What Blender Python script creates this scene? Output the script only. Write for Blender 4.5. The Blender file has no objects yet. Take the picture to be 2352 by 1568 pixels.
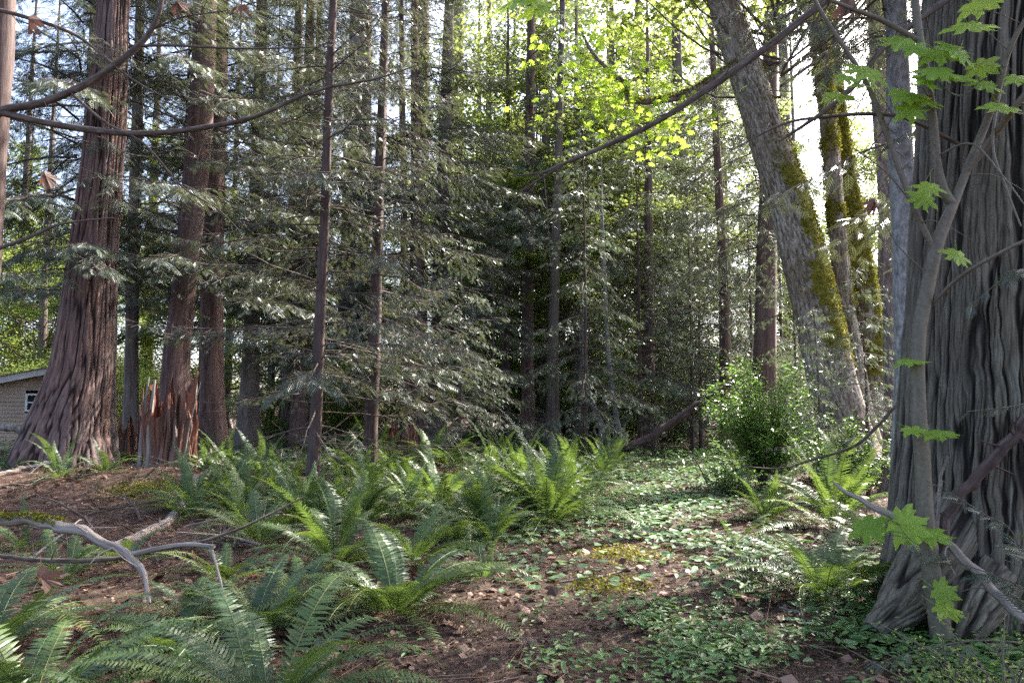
import bpy, math, random
import numpy as np
from mathutils import Vector, Matrix

sc = bpy.context.scene
C = sc.collection
R = math.radians

# ------------------------------------------------------------------ camera, sky, sun, exposure
EYE = 1.6
PITCH = R(4.93)
cam_d = bpy.data.cameras.new('camera')
cam_d.sensor_width = 36.0
cam_d.lens = 26.0
cam_d.clip_start = 0.05
cam_d.clip_end = 2000.0
cam = bpy.data.objects.new('camera', cam_d)
cam.location = (0, 0, EYE)
cam.rotation_euler = (R(90) + PITCH, 0, 0)
C.objects.link(cam)
sc.camera = cam

SUN_AZ, SUN_EL = R(49), R(44)
sun_dir = Vector((math.sin(SUN_AZ) * math.cos(SUN_EL), math.cos(SUN_AZ) * math.cos(SUN_EL), math.sin(SUN_EL)))
w = bpy.data.worlds.new("World")
sc.world = w
w.use_nodes = True
wn = w.node_tree
bg = wn.nodes['Background']
sky = wn.nodes.new('ShaderNodeTexSky')
sky.sky_type = 'NISHITA'
sky.sun_disc = False
sky.sun_elevation = SUN_EL
sky.sun_rotation = SUN_AZ
sky.air_density = 0.7
sky.dust_density = 4.0
sky.ozone_density = 0.4
wn.links.new(sky.outputs[0], bg.inputs[0])
bg.inputs[1].default_value = 0.15

sun_d = bpy.data.lights.new('sun', 'SUN')
sun_d.energy = 5.0
sun_d.angle = R(0.53)
sun_d.color = (1.0, 0.95, 0.87)
sun = bpy.data.objects.new('sun', sun_d)
sun.rotation_euler = sun_dir.to_track_quat('Z', 'Y').to_euler()
sun.location = (10, 10, 40)
C.objects.link(sun)

sc.view_settings.view_transform = 'Standard'
sc.view_settings.look = 'None'
sc.view_settings.gamma = 1.0
sc.view_settings.use_curve_mapping = False
sc.view_settings.exposure = 2.6
sc.cycles.use_denoising = False
sc.cycles.max_bounces = 10
sc.cycles.diffuse_bounces = 5
sc.cycles.glossy_bounces = 3
sc.cycles.transmission_bounces = 5
sc.cycles.transparent_max_bounces = 4
sc.cycles.caustics_reflective = False
sc.cycles.caustics_refractive = False
sc.cycles.sample_clamp_indirect = 6.0

# ------------------------------------------------------------------ helpers
rng = np.random.default_rng(7)
F = 26.0 / 36.0 * 2352.0
CP, SP = math.cos(PITCH), math.sin(PITCH)


def ray(px, py):
    u, v = (px - 1176.0) / F, (784.0 - py) / F
    return np.array([u, CP - v * SP, SP + v * CP])


def W(px, py, d):
    """point at forward distance d on the sight line of a photo pixel (2352 px wide)"""
    r = ray(px, py)
    return np.array([0, 0, EYE]) + r * (d / r[1])


_perm = np.random.default_rng(3).permutation(256)
_perm = np.concatenate([_perm, _perm, _perm])
_grad = np.random.default_rng(4).normal(size=(256, 3))
_grad /= np.linalg.norm(_grad, axis=1)[:, None]


def noise3(p):
    p = np.asarray(p, float)
    i = np.floor(p).astype(int)
    f = p - i
    u = f * f * f * (f * (f * 6 - 15) + 10)
    i &= 255
    out = 0
    for dx in (0, 1):
        for dy in (0, 1):
            for dz in (0, 1):
                h = _perm[_perm[_perm[(i[..., 0] + dx) & 255] + ((i[..., 1] + dy) & 255)] + ((i[..., 2] + dz) & 255)]
                g = _grad[h]
                dot = g[..., 0] * (f[..., 0] - dx) + g[..., 1] * (f[..., 1] - dy) + g[..., 2] * (f[..., 2] - dz)
                wx = u[..., 0] if dx else 1 - u[..., 0]
                wy = u[..., 1] if dy else 1 - u[..., 1]
                wz = u[..., 2] if dz else 1 - u[..., 2]
                out = out + dot * wx * wy * wz
    return out * 1.6


def fbm(p, octv=4):
    s, a = 0, 1.0
    p = np.asarray(p, float)
    for _ in range(octv):
        s = s + a * noise3(p)
        p = p * 2.03 + 17.3
        a *= 0.5
    return s


def path_x(y):
    y = np.asarray(y, float)
    return np.interp(y, [0, 4.3, 6, 8.5, 12, 16, 25, 40], [0.75, 0.85, 0.95, 1.37, 2.3, 3.5, 6.4, 10.5])


def H(x, y):
    x = np.asarray(x, float)
    y = np.asarray(y, float)
    p = np.stack([x * 0.35, y * 0.35, np.zeros_like(x) + 0.5], -1)
    q = np.stack([x * 1.6, y * 1.6, np.zeros_like(x) + 5.5], -1)
    dpath = np.abs(x - path_x(y))
    rough = np.clip((dpath - 0.5) / 2.0, 0.15, 1.0)
    z = (0.10 * noise3(p) + 0.045 * noise3(q)) * rough
    z = z + 0.30 * np.exp(-(((x + 6.3) / 2.6) ** 2 + ((y - 14.0) / 1.7) ** 2))
    z = z + 0.24 / (1 + np.exp((x + 7.6) * 1.3)) * np.exp(-((y - 17) / 9.0) ** 2)
    z = z + 0.22 * np.exp(-(((x + 1.9) / 1.4) ** 2 + ((y - 17.5) / 1.6) ** 2))
    z = z + 0.10 * np.exp(-(((x - 3.2) / 1.4) ** 2 + ((y - 6.4) / 1.4) ** 2))
    far = np.clip((np.hypot(x, y) - 30) / 60, 0, 1)
    return z + far * 0.6


def h1(x, y):
    return float(H(np.array([x]), np.array([y]))[0])


def G(px, py):
    """point where the sight line of a photo pixel meets the ground"""
    d = EYE / max(1e-3, -(ray(px, py)[2] / ray(px, py)[1]))
    for _ in range(12):
        p = W(px, py, d)
        z = h1(p[0], p[1])
        s = ray(px, py)
        d = (EYE - z) / max(1e-3, -(s[2] / s[1]))
        d = min(d, 60)
    p = W(px, py, d)
    p[2] = h1(p[0], p[1])
    return p


def nrm(a):
    return a / np.maximum(np.linalg.norm(a, axis=-1, keepdims=True), 1e-9)


class MB:
    """collects faces and builds ONE mesh object"""

    def __init__(self):
        self.v, self.f, self.m, self.r, self.b = [], [], [], [], []
        self.n = 0

    def add(self, v, f, rnd=0.5, bark=None, mat=0):
        v = np.asarray(v, float).reshape(-1, 3)
        f = np.asarray(f, int)
        self.v.append(v)
        self.f.append(f + self.n)
        self.m.append(np.full(len(f), mat))
        self.r.append(np.broadcast_to(np.asarray(rnd, float), (len(v),)))
        self.b.append(v if bark is None else bark)
        self.n += len(v)
        return self

    def mesh(self, name, mats, smooth=False):
        me = bpy.data.meshes.new(name)
        V = np.concatenate(self.v)
        me.vertices.add(len(V))
        me.vertices.foreach_set('co', V.ravel().astype(np.float32))
        loops = np.concatenate([f.ravel() for f in self.f])
        sizes = np.concatenate([np.full(len(f), f.shape[1]) for f in self.f])
        starts = np.concatenate([[0], np.cumsum(sizes)[:-1]])
        me.loops.add(len(loops))
        me.loops.foreach_set('vertex_index', loops.astype(np.int32))
        me.polygons.add(len(sizes))
        me.polygons.foreach_set('loop_start', starts.astype(np.int32))
        me.polygons.foreach_set('material_index', np.concatenate(self.m).astype(np.int32))
        me.polygons.foreach_set('use_smooth', np.full(len(sizes), bool(smooth)))
        a = me.attributes.new('rnd', 'FLOAT', 'POINT')
        a.data.foreach_set('value', np.concatenate(self.r).astype(np.float32))
        a = me.attributes.new('bark', 'FLOAT_VECTOR', 'POINT')
        a.data.foreach_set('vector', np.concatenate(self.b).ravel().astype(np.float32))
        for m in (mats if isinstance(mats, (list, tuple)) else [mats]):
            me.materials.append(m)
        me.update(calc_edges=True)
        me.validate()
        return me

    def build(self, name, mats, parent=None, smooth=False, loc=None):
        o = bpy.data.objects.new(name, self.mesh(name, mats, smooth))
        C.objects.link(o)
        if parent is not None:
            o.parent = parent
        if loc is not None:
            o.location = loc
        return o


def tag(o, label, cat, group=None):
    o['label'] = label
    o['category'] = cat
    if group:
        o['group'] = group
    return o


def thing(name, label, cat, loc=(0, 0, 0), group=None, rz=0.0):
    o = bpy.data.objects.new(name, None)
    o.empty_display_size = 0.2
    C.objects.link(o)
    o.location = loc
    o.rotation_euler = (0, 0, rz)
    return tag(o, label, cat, group)


def child(src, name, parent, loc=(0, 0, 0), rot=(0, 0, 0), scale=1.0):
    """a part that shares the mesh SRC"""
    o = bpy.data.objects.new(name, src)
    C.objects.link(o)
    o.parent = parent
    o.location = loc
    o.rotation_euler = rot
    o.scale = (scale, scale, scale) if np.isscalar(scale) else scale
    return o


def inst(mb, tv, tf, P, fwd, up, scale, rnd, mat=0):
    """copies of a small template (x right, y forward, z up) into one mesh"""
    P = np.asarray(P, float).reshape(-1, 3)
    n = len(P)
    if n == 0:
        return
    fwd = nrm(np.broadcast_to(fwd, (n, 3)).astype(float))
    right = nrm(np.cross(fwd, np.broadcast_to(up, (n, 3))))
    upv = np.cross(right, fwd)
    s = np.asarray(scale, float)
    if s.ndim == 0:
        s = np.full((n, 3), float(s))
    elif s.ndim == 1:
        s = np.repeat(s[:, None], 3, 1)
    tv = np.asarray(tv, float)
    V = (P[:, None, :] + (tv[None, :, 0:1] * s[:, None, 0:1]) * right[:, None, :]
         + (tv[None, :, 1:2] * s[:, None, 1:2]) * fwd[:, None, :]
         + (tv[None, :, 2:3] * s[:, None, 2:3]) * upv[:, None, :])
    tf = np.asarray(tf, int)
    Fc = (tf[None] + (np.arange(n) * len(tv))[:, None, None]).reshape(-1, tf.shape[1])
    rn = np.repeat(np.broadcast_to(rnd, (n,)), len(tv))
    mb.add(V.reshape(-1, 3), Fc, rn, None, mat)


def smooth_path(pts, n):
    """Catmull-Rom through pts (each row x,y,z,... ), n samples"""
    P = np.asarray(pts, float)
    if len(P) < 3:
        t = np.linspace(0, 1, n)[:, None]
        return P[0] * (1 - t) + P[-1] * t
    d = np.concatenate([[0], np.cumsum(np.linalg.norm(np.diff(P[:, :3], axis=0), axis=1))])
    E = np.vstack([2 * P[0] - P[1], P, 2 * P[-1] - P[-2]])
    ts = np.linspace(0, d[-1], n)
    k = np.clip(np.searchsorted(d, ts, side='right') - 1, 0, len(P) - 2)
    u = ((ts - d[k]) / np.maximum(d[k + 1] - d[k], 1e-9))[:, None]
    a, b, c, e = E[k], E[k + 1], E[k + 2], E[k + 3]
    return 0.5 * (2 * b + (c - a) * u + (2 * a - 5 * b + 4 * c - e) * u ** 2 + (3 * b - a - 3 * c + e) * u ** 3)


def sweep(mb, pts, rad, segs=8, disp=None, rnd=0.5, mat=0, cap=True):
    """tube along a polyline; disp(ang, s, R) gives a radial offset"""
    P = np.asarray(pts, float)[:, :3]
    n = len(P)
    rad = np.broadcast_to(np.asarray(rad, float), (n,))
    T = nrm(np.gradient(P, axis=0))
    ref = np.array([1.0, 0, 0]) if abs(T[0][0]) < 0.9 else np.array([0, 1.0, 0])
    A = np.zeros((n, 3))
    a = ref
    for i in range(n):
        a = a - T[i] * np.dot(a, T[i])
        a = a / max(np.linalg.norm(a), 1e-9)
        A[i] = a
    B = np.cross(T, A)
    s = np.concatenate([[0], np.cumsum(np.linalg.norm(np.diff(P, axis=0), axis=1))])
    ang = np.linspace(0, 2 * np.pi, segs, endpoint=False)
    AA, SS = np.meshgrid(ang, s)
    RR = np.repeat(rad[:, None], segs, 1)
    dd = disp(AA, SS, RR) if disp is not None else 0
    if isinstance(dd, tuple):
        dd, rnd = dd
        rnd = np.asarray(rnd).reshape(-1)
    R2 = RR + dd
    V = P[:, None] + R2[..., None] * (np.cos(AA)[..., None] * A[:, None] + np.sin(AA)[..., None] * B[:, None])
    bark = np.stack([np.cos(AA) * RR, np.sin(AA) * RR, SS], -1).reshape(-1, 3)
    i = np.arange(n - 1)[:, None] * segs
    j = np.arange(segs)[None]
    k = (j + 1) % segs
    f = np.stack([i + j, i + k, i + segs + k, i + segs + j], -1).reshape(-1, 4)
    mb.add(V.reshape(-1, 3), f, rnd, bark, mat)
    if cap:
        for row in (0, n - 1):
            c = V[row].mean(0)
            ring = V[row]
            vv = np.vstack([ring, c])
            jj = np.arange(segs)
            ff = np.stack([jj, (jj + 1) % segs, np.full(segs, segs)], -1)
            if row == 0:
                ff = ff[:, ::-1]
            mb.add(vv, ff, .5, np.vstack([bark.reshape(n, segs, 3)[row], bark.reshape(n, segs, 3)[row].mean(0)]), mat)
    return V


# ------------------------------------------------------------------ materials
def new_mat(name):
    m = bpy.data.materials.new(name)
    m.use_nodes = True
    nt = m.node_tree
    for n in list(nt.nodes):
        nt.nodes.remove(n)
    out = nt.nodes.new('ShaderNodeOutputMaterial')
    return m, nt, out


def ramp(nt, stops, fac=None):
    n = nt.nodes.new('ShaderNodeValToRGB')
    el = n.color_ramp.elements
    while len(el) > len(stops):
        el.remove(el[-1])
    while len(el) < len(stops):
        el.new(0.5)
    for e, (p, c) in zip(el, stops):
        e.position = p
        e.color = (*c, 1)
    if fac is not None:
        nt.links.new(fac, n.inputs[0])
    return n.outputs[0]


def mth(nt, op, a, b=None):
    n = nt.nodes.new('ShaderNodeMath')
    n.operation = op
    for i, x in enumerate((a, b)):
        if x is None:
            continue
        if isinstance(x, (int, float)):
            n.inputs[i].default_value = x
        else:
            nt.links.new(x, n.inputs[i])
    return n.outputs[0]


def mixc(nt, fac, a, b):
    n = nt.nodes.new('ShaderNodeMix')
    n.data_type = 'RGBA'
    for sock, x in ((n.inputs[0], fac), (n.inputs[6], a), (n.inputs[7], b)):
        if isinstance(x, (int, float)):
            sock.default_value = x
        elif isinstance(x, tuple):
            sock.default_value = (*x, 1)
        else:
            nt.links.new(x, sock)
    return n.outputs[2]


def noise_tex(nt, vec, scale, detail=4, rough=0.55, mapscale=None):
    if mapscale is not None:
        mp = nt.nodes.new('ShaderNodeMapping')
        mp.inputs['Scale'].default_value = mapscale
        nt.links.new(vec, mp.inputs['Vector'])
        vec = mp.outputs[0]
    n = nt.nodes.new('ShaderNodeTexNoise')
    n.inputs['Scale'].default_value = scale
    n.inputs['Detail'].default_value = detail
    n.inputs['Roughness'].default_value = rough
    nt.links.new(vec, n.inputs['Vector'])
    return n.outputs[0]


def attr(nt, name, out='Fac'):
    n = nt.nodes.new('ShaderNodeAttribute')
    n.attribute_name = name
    return n.outputs[out]


def leaf_mat(name, stops, trans_col, trans=0.35, rough=0.4, spec=0.5):
    m, nt, out = new_mat(name)
    a = attr(nt, 'rnd')
    oi = nt.nodes.new('ShaderNodeObjectInfo')
    v = mth(nt, 'ADD', a, mth(nt, 'MULTIPLY', mth(nt, 'SUBTRACT', oi.outputs['Random'], 0.5), 0.55))
    col = ramp(nt, stops, v)
    p = nt.nodes.new('ShaderNodeBsdfPrincipled')
    nt.links.new(col, p.inputs['Base Color'])
    p.inputs['Roughness'].default_value = rough
    p.inputs['Specular IOR Level'].default_value = spec
    t = nt.nodes.new('ShaderNodeBsdfTranslucent')
    tc = mixc(nt, 0.35, trans_col, col)
    nt.links.new(tc, t.inputs[0])
    mx = nt.nodes.new('ShaderNodeMixShader')
    mx.inputs[0].default_value = trans
    nt.links.new(p.outputs[0], mx.inputs[1])
    nt.links.new(t.outputs[0], mx.inputs[2])
    nt.links.new(mx.outputs[0], out.inputs[0])
    return m


def bark_mat(name, stops, *_, fissure=None, mossy=False, fine=(30, 30, 2.2), coarse=(9, 9, 0.8), bump=0.02, tint=None, tint_amt=0.5, rough=0.85, lichen=None):
    m, nt, out = new_mat(name)
    b = attr(nt, 'bark', 'Vector')
    n1 = noise_tex(nt, b, 1.0, 5, 0.6, fine)
    n2 = noise_tex(nt, b, 1.0, 4, 0.55, coarse)
    n3 = noise_tex(nt, b, 1.0, 3, 0.5, (1.3, 1.3, 0.5))
    ridge = mth(nt, 'ADD', mth(nt, 'MULTIPLY', n1, 0.55), mth(nt, 'MULTIPLY', n2, 0.45))
    col = ramp(nt, stops, ridge)
    if tint:
        f = ramp(nt, [(0.42, (0, 0, 0)), (0.62, (tint_amt,) * 3)], n3)
        col = mixc(nt, f, col, tint)
    if lichen:
        n4 = noise_tex(nt, b, 1.0, 5, 0.7, (9, 9, 3))
        f = ramp(nt, [(0.56, (0, 0, 0)), (0.68, (0.65,) * 3)], n4)
        col = mixc(nt, f, col, lichen)
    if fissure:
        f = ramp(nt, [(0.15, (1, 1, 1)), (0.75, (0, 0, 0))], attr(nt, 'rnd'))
        col = mixc(nt, f, col, fissure)  # dark inner bark in the grooves, also standing in for their shade
    if mossy:
        mn = noise_tex(nt, b, 1.0, 4, 0.7, (28, 28, 28))
        f = ramp(nt, [(0.0, (0, 0, 0)), (0.12, (1, 1, 1))], mth(nt, 'SUBTRACT', mth(nt, 'ADD', attr(nt, 'rnd'), mth(nt, 'MULTIPLY', mn, .3)), .85))
        col = mixc(nt, f, col, ramp(nt, [(.3, (.08, .078, .012)), (.7, (.22, .20, .03))], mn))
    p = nt.nodes.new('ShaderNodeBsdfPrincipled')
    nt.links.new(col, p.inputs['Base Color'])
    p.inputs['Roughness'].default_value = rough
    p.inputs['Specular IOR Level'].default_value = 0.25
    bp = nt.nodes.new('ShaderNodeBump')
    bp.inputs['Strength'].default_value = 1.0
    bp.inputs['Distance'].default_value = bump
    nt.links.new(ridge, bp.inputs['Height'])
    nt.links.new(bp.outputs[0], p.inputs['Normal'])
    nt.links.new(p.outputs[0], out.inputs[0])
    return m


def plain_mat(name, col, rough=0.6, spec=0.3, var=0.0, scale=8.0, bump=0.0, metallic=0.0):
    m, nt, out = new_mat(name)
    p = nt.nodes.new('ShaderNodeBsdfPrincipled')
    tc = nt.nodes.new('ShaderNodeTexCoord')
    n = noise_tex(nt, tc.outputs['Object'], scale, 5, 0.6)
    lo = tuple(c * (1 - var) for c in col)
    hi = tuple(min(1, c * (1 + var)) for c in col)
    nt.links.new(ramp(nt, [(0.3, lo), (0.7, hi)], n), p.inputs['Base Color'])
    p.inputs['Roughness'].default_value = rough
    p.inputs['Specular IOR Level'].default_value = spec
    p.inputs['Metallic'].default_value = metallic
    if bump:
        bp = nt.nodes.new('ShaderNodeBump')
        bp.inputs['Distance'].default_value = bump
        nt.links.new(n, bp.inputs['Height'])
        nt.links.new(bp.outputs[0], p.inputs['Normal'])
    nt.links.new(p.outputs[0], out.inputs[0])
    return m


M = {}
M['cedar_leaf'] = leaf_mat('cedar_foliage', [(0.0, (0.034, 0.048, 0.036)), (0.5, (0.054, 0.076, 0.053)), (0.9, (0.085, 0.105, 0.058)), (1.0, (0.13, 0.10, 0.06))],
                           (0.15, 0.165, 0.06), 0.24, 0.42, 0.45)
M['young_leaf'] = leaf_mat('young_conifer_foliage', [(0.0, (0.062, 0.082, 0.058)), (0.5, (0.100, 0.130, 0.088)), (1.0, (0.16, 0.18, 0.11))],
                           (0.16, 0.21, 0.08), 0.26, 0.42, 0.45)
M['maple_leaf'] = leaf_mat('maple_foliage', [(0.0, (0.06, 0.12, 0.015)), (0.5, (0.10, 0.17, 0.02)), (1.0, (0.17, 0.20, 0.025))],
                           (0.42, 0.48, 0.13), 0.46, 0.65, 0.2)
M['near_maple'] = leaf_mat('broad_maple_leaf', [(0.0, (0.12, 0.22, 0.03)), (0.5, (0.17, 0.28, 0.04)), (1.0, (0.22, 0.31, 0.045))], (0.55, 0.75, 0.07), 0.55, 0.5, 0.3)
M['fern'] = leaf_mat('fern_frond', [(0.0, (0.026, 0.048, 0.024)), (0.4, (0.042, 0.076, 0.030)), (0.75, (0.075, 0.118, 0.034)), (1.0, (0.15, 0.15, 0.035))],
                     (0.20, 0.30, 0.04), 0.28, 0.42, 0.30)
M['dead_fern'] = leaf_mat('dead_fern_frond', [(0.0, (0.10, 0.035, 0.015)), (1.0, (0.20, 0.075, 0.03))], (0.25, 0.10, 0.04), 0.2, 0.6, 0.3)
M['cover'] = leaf_mat('ground_cover_leaf', [(0.0, (0.055, 0.11, 0.05)), (0.5, (0.09, 0.16, 0.075)), (0.9, (0.13, 0.20, 0.095)), (1.0, (0.22, 0.22, 0.07))],
                      (0.2, 0.34, 0.08), 0.28, 0.55, 0.25)
M['herb'] = leaf_mat('herb_leaf', [(0.0, (0.04, 0.09, 0.03)), (0.5, (0.07, 0.14, 0.045)), (1.0, (0.11, 0.19, 0.05))],
                     (0.2, 0.36, 0.06), 0.3, 0.5, 0.35)
M['shrub'] = leaf_mat('shrub_leaf', [(0.0, (0.05, 0.10, 0.022)), (0.5, (0.09, 0.17, 0.035)), (1.0, (0.16, 0.25, 0.05))],
                      (0.22, 0.42, 0.05), 0.35, 0.33, 0.55)
M['huckle'] = leaf_mat('huckleberry_leaf', [(0.0, (0.06, 0.10, 0.02)), (0.5, (0.11, 0.16, 0.03)), (1.0, (0.22, 0.25, 0.04))],
                       (0.3, 0.4, 0.05), 0.35, 0.5, 0.3)
M['litter'] = leaf_mat('leaf_litter', [(0.0, (0.035, 0.018, 0.012)), (0.45, (0.085, 0.042, 0.027)), (0.8, (0.16, 0.085, 0.055)), (1.0, (0.26, 0.17, 0.12))],
                       (0.2, 0.09, 0.04), 0.12, 0.6, 0.3)
M['dead_leaf'] = leaf_mat('dead_maple_leaf', [(0.0, (0.07, 0.034, 0.024)), (1.0, (0.17, 0.092, 0.065))], (0.22, 0.09, 0.05), 0.22, 0.6, 0.3)
M['moss'] = leaf_mat('moss', [(0.0, (0.065, 0.066, 0.010)), (0.5, (0.14, 0.135, 0.018)), (1.0, (0.25, 0.23, 0.03))], (0.25, 0.25, 0.03), 0.2, 0.8, 0.1)
M['cedar_bark'] = bark_mat('red_cedar_bark', [(0.30, (0.022, 0.012, 0.010)), (0.46, (0.085, 0.048, 0.040)), (0.60, (0.17, 0.105, 0.09)), (0.75, (0.26, 0.19, 0.165))],
                           tint=(0.10, 0.075, 0.072), tint_amt=0.6)
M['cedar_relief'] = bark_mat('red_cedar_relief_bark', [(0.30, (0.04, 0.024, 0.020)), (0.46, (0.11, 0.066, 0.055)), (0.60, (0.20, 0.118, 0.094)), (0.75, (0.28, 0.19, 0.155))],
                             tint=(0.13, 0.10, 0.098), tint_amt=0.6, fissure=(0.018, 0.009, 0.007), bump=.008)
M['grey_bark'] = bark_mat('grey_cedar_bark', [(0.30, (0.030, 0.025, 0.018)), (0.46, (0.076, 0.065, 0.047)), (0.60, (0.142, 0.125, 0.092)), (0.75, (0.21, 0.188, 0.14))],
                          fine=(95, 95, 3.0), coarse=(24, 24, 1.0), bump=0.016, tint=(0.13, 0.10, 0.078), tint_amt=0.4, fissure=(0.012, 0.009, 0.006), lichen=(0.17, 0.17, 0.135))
M['far_bark'] = bark_mat('weathered_bark', [(0.30, (0.035, 0.026, 0.022)), (0.5, (0.11, 0.085, 0.07)), (0.72, (0.22, 0.18, 0.155))], tint=(0.14, 0.12, 0.11), tint_amt=0.5)
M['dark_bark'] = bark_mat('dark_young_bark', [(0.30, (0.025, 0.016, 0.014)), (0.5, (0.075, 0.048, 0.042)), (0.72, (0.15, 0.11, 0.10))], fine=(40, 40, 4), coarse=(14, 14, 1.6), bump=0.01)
M['maple_bark'] = bark_mat('furrowed_maple_bark', [(0.34, (0.03, 0.022, 0.019)), (0.47, (0.14, 0.11, 0.10)), (0.60, (0.29, 0.25, 0.235)), (0.75, (0.44, 0.40, 0.38))],
                           fine=(26, 26, 9), coarse=(15, 15, 3.5), bump=0.04, tint=(0.16, 0.09, 0.075), tint_amt=0.45)
M['mossy_bark'] = bark_mat('mossy_maple_bark', [(0.38, (0.030, 0.024, 0.018)), (0.48, (0.165, 0.140, 0.115)), (0.58, (0.33, 0.30, 0.26)), (0.72, (0.50, 0.47, 0.42))],
                           fine=(30, 30, 9), coarse=(17, 17, 3.5), bump=0.035, tint=(0.13, 0.085, 0.06), tint_amt=0.5, mossy=True)
M['pale_bark'] = bark_mat('pale_fir_bark', [(0.32, (0.05, 0.047, 0.045)), (0.5, (0.20, 0.195, 0.19)), (0.70, (0.36, 0.355, 0.35))],
                          fine=(22, 22, 12), coarse=(14, 14, 6), bump=0.02, lichen=(0.36, 0.37, 0.36))
M['smooth_bark'] = bark_mat('smooth_sapling_bark', [(0.3, (0.06, 0.047, 0.036)), (0.5, (0.11, 0.088, 0.066)), (0.72, (0.17, 0.14, 0.105))],
                            fine=(40, 40, 40), coarse=(20, 20, 5), bump=0.003, tint=(0.09, 0.10, 0.06), tint_amt=0.5, rough=0.6)
M['twig'] = bark_mat('twig_bark', [(0.3, (0.03, 0.022, 0.018)), (0.5, (0.075, 0.055, 0.045)), (0.75, (0.16, 0.13, 0.11))], fine=(60, 60, 12), coarse=(30, 30, 6), bump=0.003)
M['dead_wood'] = bark_mat('weathered_dead_wood', [(0.3, (0.07, 0.055, 0.045)), (0.5, (0.20, 0.165, 0.14)), (0.72, (0.38, 0.33, 0.29))], fine=(60, 60, 4), coarse=(22, 22, 2), bump=0.006)
M['rotten'] = bark_mat('rotten_red_wood', [(0.30, (0.025, 0.011, 0.008)), (0.48, (0.12, 0.045, 0.028)), (0.62, (0.24, 0.10, 0.06)), (0.76, (0.36, 0.23, 0.17))],
                       fine=(40, 40, 3), coarse=(12, 12, 1), bump=0.03, tint=(0.16, 0.13, 0.11), tint_amt=0.6)


def ground_mat():
    m, nt, out = new_mat('forest_floor')
    tc = nt.nodes.new('ShaderNodeTexCoord')
    v = tc.outputs['Object']
    n1 = noise_tex(nt, v, 26, 6, 0.7)
    n2 = noise_tex(nt, v, 1.1, 4, 0.6)
    n3 = noise_tex(nt, v, 120, 4, 0.7)
    mixn = mth(nt, 'ADD', mth(nt, 'MULTIPLY', n1, 0.6), mth(nt, 'MULTIPLY', n3, 0.4))
    col = ramp(nt, [(0.32, (0.012, 0.008, 0.006)), (0.47, (0.040, 0.024, 0.017)), (0.60, (0.085, 0.050, 0.035)), (0.74, (0.15, 0.10, 0.075))], mixn)
    f = ramp(nt, [(0.50, (0, 0, 0)), (0.68, (0.6,) * 3)], n2)
    col = mixc(nt, f, col, (0.055, 0.045, 0.022))
    p = nt.nodes.new('ShaderNodeBsdfPrincipled')
    nt.links.new(col, p.inputs['Base Color'])
    p.inputs['Roughness'].default_value = 0.9
    p.inputs['Specular IOR Level'].default_value = 0.2
    bp = nt.nodes.new('ShaderNodeBump')
    bp.inputs['Distance'].default_value = 0.03
    nt.links.new(mixn, bp.inputs['Height'])
    nt.links.new(bp.outputs[0], p.inputs['Normal'])
    nt.links.new(p.outputs[0], out.inputs[0])
    return m


M['ground'] = ground_mat()

# ------------------------------------------------------------------ ground: one sheet to the horizon
gx = np.concatenate([-np.geomspace(600, 30.5, 22), np.arange(-30, 30.01, 0.2), np.geomspace(30.5, 600, 22)])
gy = np.concatenate([-np.geomspace(600, 6.5, 20), np.arange(-6, 45.01, 0.2), np.geomspace(46, 700, 24)])
XX, YY = np.meshgrid(gx, gy)
ZZ = H(XX, YY)
mb = MB()
i = np.arange(len(gy) - 1)[:, None] * len(gx)
j = np.arange(len(gx) - 1)[None]
mb.add(np.stack([XX, YY, ZZ], -1).reshape(-1, 3), np.stack([i + j, i + j + 1, i + len(gx) + j + 1, i + len(gx) + j], -1).reshape(-1, 4))
ground = mb.build('ground', M['ground'], smooth=True)
ground['kind'] = 'structure'

# ------------------------------------------------------------------ templates
# flat cedar spray: a midrib with drooping side branchlets, one blade each


def spray_template(npair=4, blade=0.085, droop=0.10, side=0.40):
    v, f = [], []

    def bl(p, d, l, wd, dz):
        b = len(v)
        sx = np.array([d[1], -d[0]])
        p = np.array(p, float)
        m = p[:2] + np.array(d) * l * 0.5
        e = p[:2] + np.array(d) * l
        v.append([p[0] - sx[0] * wd * .35, p[1] - sx[1] * wd * .35, p[2]])
        v.append([m[0] + sx[0] * wd, m[1] + sx[1] * wd, p[2] - dz * .35])
        v.append([e[0], e[1], p[2] - dz])
        v.append([m[0] - sx[0] * wd, m[1] - sx[1] * wd, p[2] - dz * .35])
        f.append([b, b + 1, b + 2, b + 3])
    for k in range(npair):
        t = 0.12 + 0.72 * k / npair
        l = side * (1 - t) ** 0.7 + 0.07
        for s in (-1, 1):
            tt = t + (0.04 if s > 0 else 0)
            bl((0, tt, -droop * tt * tt), (s * 0.62, 0.78), l, blade * (0.8 + .3 * (1 - t)) * .5, droop * 0.8 * l + 0.03)
    bl((0, 0, 0), (0, 1), 1.0, blade * .55, droop)
    return np.array(v), np.array(f)


SPR_LO = spray_template(5, 0.050, .16, .42)
SPR_FAR = spray_template(3, 0.10, .16, .46)
SPR_HI = spray_template(8, 0.040, .22, .38)
STICK = (np.array([[.5, 0, -.29], [-.5, 0, -.29], [0, 0, .58], [.3, 1, -.17], [-.3, 1, -.17], [0, 1, .35]]),
         np.array([[0, 1, 4, 3], [1, 2, 5, 4], [2, 0, 3, 5]]))


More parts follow.
